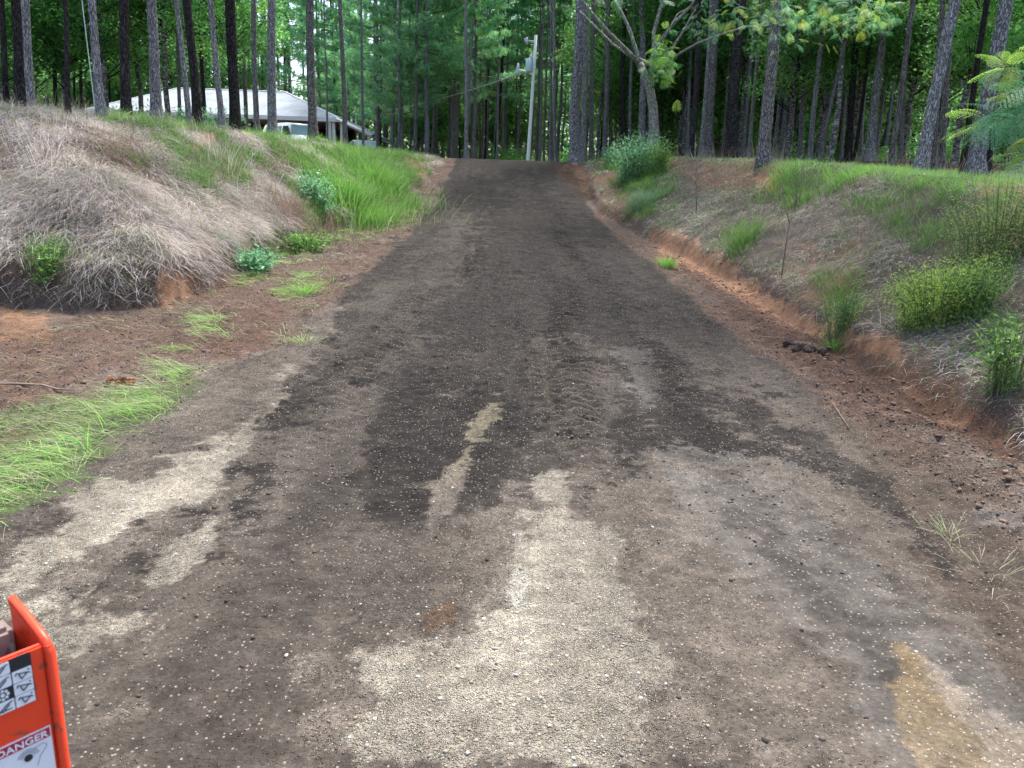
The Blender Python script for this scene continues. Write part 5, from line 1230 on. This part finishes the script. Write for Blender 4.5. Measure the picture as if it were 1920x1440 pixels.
# end plate with sloping raised top edge, thick rounded rim
mb.hexa([LP(0, -.004, .12), LP(.0115, -.004, .12), LP(.0115, WV, .12), LP(0, WV, .12), LP(0, -.004, H0-.006), LP(.0115, -.004, H0-.006), LP(.0115, WV, zt), LP(0, WV, zt)]); mb.build('end_plate', M_red2, lp, False, .003)
mb = MB(); mb.tube([LP(.004, -.002, .12), LP(.004, -.002, H0*.5), LP(.004, -.002, H0-.02), LP(.006, .006, H0-.004), LP(.006, .03, H0+.002), LP(.006, WV*.6, zt-.006), LP(.006, WV, zt), LP(.006, WV+.006, zt-.012)], [.0068, .0068, .0068, .0066, .0064, .0064, .0062, .004], 10); mb.build('weld_rim', M_red2, lp, True)
mb = MB(); plate(mb, .012, WL, WV-TH, WV, .12, H0-.03); mb.build('back_plate', M_red2, lp, False, .003)
mb = MB(); plate(mb, WL, WL+TH, 0, WV, .12, H0-.005); mb.build('end_plate', M_red2, lp, False, .003)
mb = MB(); plate(mb, .030, .115, .050, .105, H0-.32, H0+.012); mb.build('inner_lug', M_dust, lp, False, .008)
mb = MB(); plate(mb, .013, WL-.002, .013, WV-.013, .2, H0-.10); mb.build('cavity_shade_block', M_cavshade, lp)  # near-black block standing in for the shade down inside the hollow post
mb = MB(); mb.tube([LP(.04, .05, H0-.12), LP(.042, .06, H0-.02), LP(.06, .10, H0-.01), LP(.12, .14, H0-.06)], .011, 10); mb.build('hydraulic_hose', M_black, lp, True)
mb = MB(); plate(mb, -.05, WL+.06, -.06, WV+.06, -.02, .03); mb.build('foot_plate', M_dust, lp, False, .005)
mb = MB(); plate(mb, .05, WL-.04, .03, WV-.03, .031, .119); mb.build('foot_block', M_red2, lp, False, .005)
def decal_poly(mbx, pts, lift):      # pts in (u, z) on the front plate, z measured from the top
    a = [LP(u, -lift, H0+z) for u, z in pts]; b_ = [LP(u, -lift+.0006, H0+z) for u, z in pts]; n = len(pts)
    mbx.add(a+b_, [tuple(range(n)), tuple(range(2*n-1, n-1, -1))]+[(i, i+n, (i+1) % n+n, (i+1) % n) for i in range(n)])
def rrect(u0, u1, z0, z1, r=.002):
    pts = []
    for cu, cz, a0 in ((u0+r, z0+r, 180), (u1-r, z0+r, 270), (u1-r, z1-r, 0), (u0+r, z1-r, 90)):
        for k in range(4): a = rad(a0+30*k); pts.append((cu+r*math.cos(a), cz+r*math.sin(a)))
    return pts
def uz(px, py):      # photo pixel -> (u, z) on the front plate's plane
    dd = ray(px, py); t = ((K-CAM)@dv)/(dd@dv); P = CAM+dd*t-K; return float(P@du), float(P[2])
u_r, z_t = uz(54, 1221); _, z_b = uz(68, 1309); u_r2, _ = uz(69, 1308)
u_r = (u_r+u_r2)/2; ws = (z_t-z_b)
mb = MB(); decal_poly(mb, rrect(u_r, u_r+.12, z_b, z_t, .003), .0015); cdl = mb.build('control_decal', M_decalk, lp)
cell = ws/4.25
wh = MB(); bk = MB()
for r in range(4):
    for c in range(3):
        if (r == 0 and c == 0) or (r == 2 and c == 1): continue
        off = -.0 ; u0 = u_r+.0014+c*(cell*1.35+.0016); z1 = z_t-.0018-r*(cell+.0012)+(0 if c == 0 else cell*.0)
        decal_poly(wh, rrect(u0, u0+cell*1.35, z1-cell, z1, .0012), .0028)
        def ln(p, q, w_=.0007):
            (a0, b0), (a1, b1) = [(u0+cell*1.35*(1-x), z1-cell+cell*y) for x, y in (p, q)]; l = math.hypot(a1-a0, b1-b0); nx_, ny_ = -(b1-b0)/l*w_, (a1-a0)/l*w_
            decal_poly(bk, [(a0+nx_, b0+ny_), (a1+nx_, b1+ny_), (a1-nx_, b1-ny_), (a0-nx_, b0-ny_)], .0040)
        if c == 0:
            ln((.3, .75), (.45, .2)); ln((.45, .2), (.75, .6)); ln((.75, .6), (.3, .75)); ln((.12, .65), (.25, .85)); ln((.75, .6), (.9, .5)); ln((.8, .8), (.86, .86), .0012)
        else:
            ln((.15, .15), (.6, .7)); ln((.35, .15), (.75, .65)); ln((.6, .7), (.9, .85)); ln((.2, .3), (.4, .3)) if r < 3 else ln((.15, .25), (.85, .25))
c0u, c0z = u_r+.0014+1.5*(cell*1.35)+.002, z_t-.0018-2.5*(cell)-.0024
for k in range(8):
    a = k*math.pi/4; pc = (c0u+math.cos(a)*cell*.36, c0z+math.sin(a)*cell*.36)
    decal_poly(wh, [(pc[0]+cell*.12*math.cos(b_)*(1), pc[1]+cell*.12*math.sin(b_)) for b_ in np.linspace(0, 6.28, 9)[:-1]], .0028)
decal_poly(wh, [(c0u+cell*.16*math.cos(b_), c0z+cell*.16*math.sin(b_)) for b_ in np.linspace(0, 6.28, 9)[:-1]], .0028)
wh.build('pictogram_tiles', M_decalw, cdl); bk.build('pictogram_lines', M_decalk, cdl)
ur, zt2 = uz(95, 1357); ur2, _ = uz(103, 1440); ur = (ur+ur2)/2
mb = MB(); decal_poly(mb, [(ur, zt2), (ur+.12, zt2), (ur+.12, zt2-.10), (ur, zt2-.10)], .0015); wd = mb.build('warning_decal', M_decalw, lp)
mb = MB(); _, zr1 = uz(88, 1385); hb = .0155
decal_poly(mb, [(ur+.002, zt2-.002), (ur+.118, zt2-.002), (ur+.118, zt2-.002-hb), (ur+.002, zt2-.002-hb)], .0028); mb.build('red_band', M_decalr, wd)
tc_ = bpy.data.curves.new('lettering', 'FONT'); tc_.body = 'DANGER'; tc_.size = .0152; tc_.extrude = .0003; tc_.offset = .00025; tc_.align_x = 'RIGHT'; tc_.resolution_u = 3
to = bpy.data.objects.new('t', tc_); sc.collection.objects.link(to); dg = bpy.context.evaluated_depsgraph_get(); tm = bpy.data.meshes.new_from_object(to.evaluated_get(dg)); bpy.data.objects.remove(to)
for v in tm.vertices:
    x, y, z = v.co; v.co = Vector(LP(ur+.0055-x*1.12, -.0042-z, H0+zt2-.0145+y))
tm.materials.clear(); tm.materials.append(M_decalw); link('lettering', tm, wd)
mb = MB()     # warning triangle before the word
tx = ur+.0055+.074; decal_poly(mb, [(tx, zt2-.0150), (tx+.013, zt2-.0150), (tx+.0065, zt2-.0040)], .0040); mb.build('warning_triangle', M_decalw, wd)
mb = MB(); cu, cz = ur+.034, zt2-.037
decal_poly(mb, [(cu+.0058*math.cos(a), cz+.0058*math.sin(a)) for a in np.linspace(0, 6.28, 17)[:-1]], .0030)
mb.build('drawing_hub', M_decalk, wd)
mb = MB()
for R_ in (.0085, .0105, .0125, .0145):
    aa = np.linspace(rad(20), rad(175), 14)
    for i in range(13):
        decal_poly(mb, [(cu+R_*math.cos(aa[i]), cz+R_*math.sin(aa[i])), (cu+R_*math.cos(aa[i+1]), cz+R_*math.sin(aa[i+1])), (cu+(R_+.0005)*math.cos(aa[i+1]), cz+(R_+.0005)*math.sin(aa[i+1])), (cu+(R_+.0005)*math.cos(aa[i]), cz+(R_+.0005)*math.sin(aa[i]))], .0030)
o_l = [(cu-.010, cz-.020), (cu-.016, cz-.004), (cu-.024, cz+.004), (cu-.026, cz+.010), (cu-.021, cz+.014), (cu-.010, cz+.012), (cu-.008, cz+.010)]
for (a0, b0), (a1, b1) in zip(o_l[:-1], o_l[1:]):
    l = math.hypot(a1-a0, b1-b0); nx_, ny_ = -(b1-b0)/l*.0004, (a1-a0)/l*.0004; decal_poly(mb, [(a0+nx_, b0+ny_), (a1+nx_, b1+ny_), (a1-nx_, b1-ny_), (a0-nx_, b0-ny_)], .0034)
mb.build('drawing_lines', M_decalg, wd)

# ------------------------------------------------------------------ air
HZ = 0.0
if HZ:
    mb = MB(); mb.box((0, 40, 12), (420, 300, 40)); m_ = bpy.data.materials.new('air'); m_.use_nodes = True; t_ = m_.node_tree; t_.nodes.clear()
    o_ = t_.nodes.new('ShaderNodeOutputMaterial'); pv = t_.nodes.new('ShaderNodeVolumePrincipled'); pv.inputs['Color'].default_value = (.82, .93, 1, 1); pv.inputs['Density'].default_value = HZ; pv.inputs['Anisotropy'].default_value = .3
    t_.links.new(pv.outputs[0], o_.inputs['Volume']); tag(mb.build('haze', m_), 'faint pale haze in the air among the far trees', 'haze', kind='stuff')
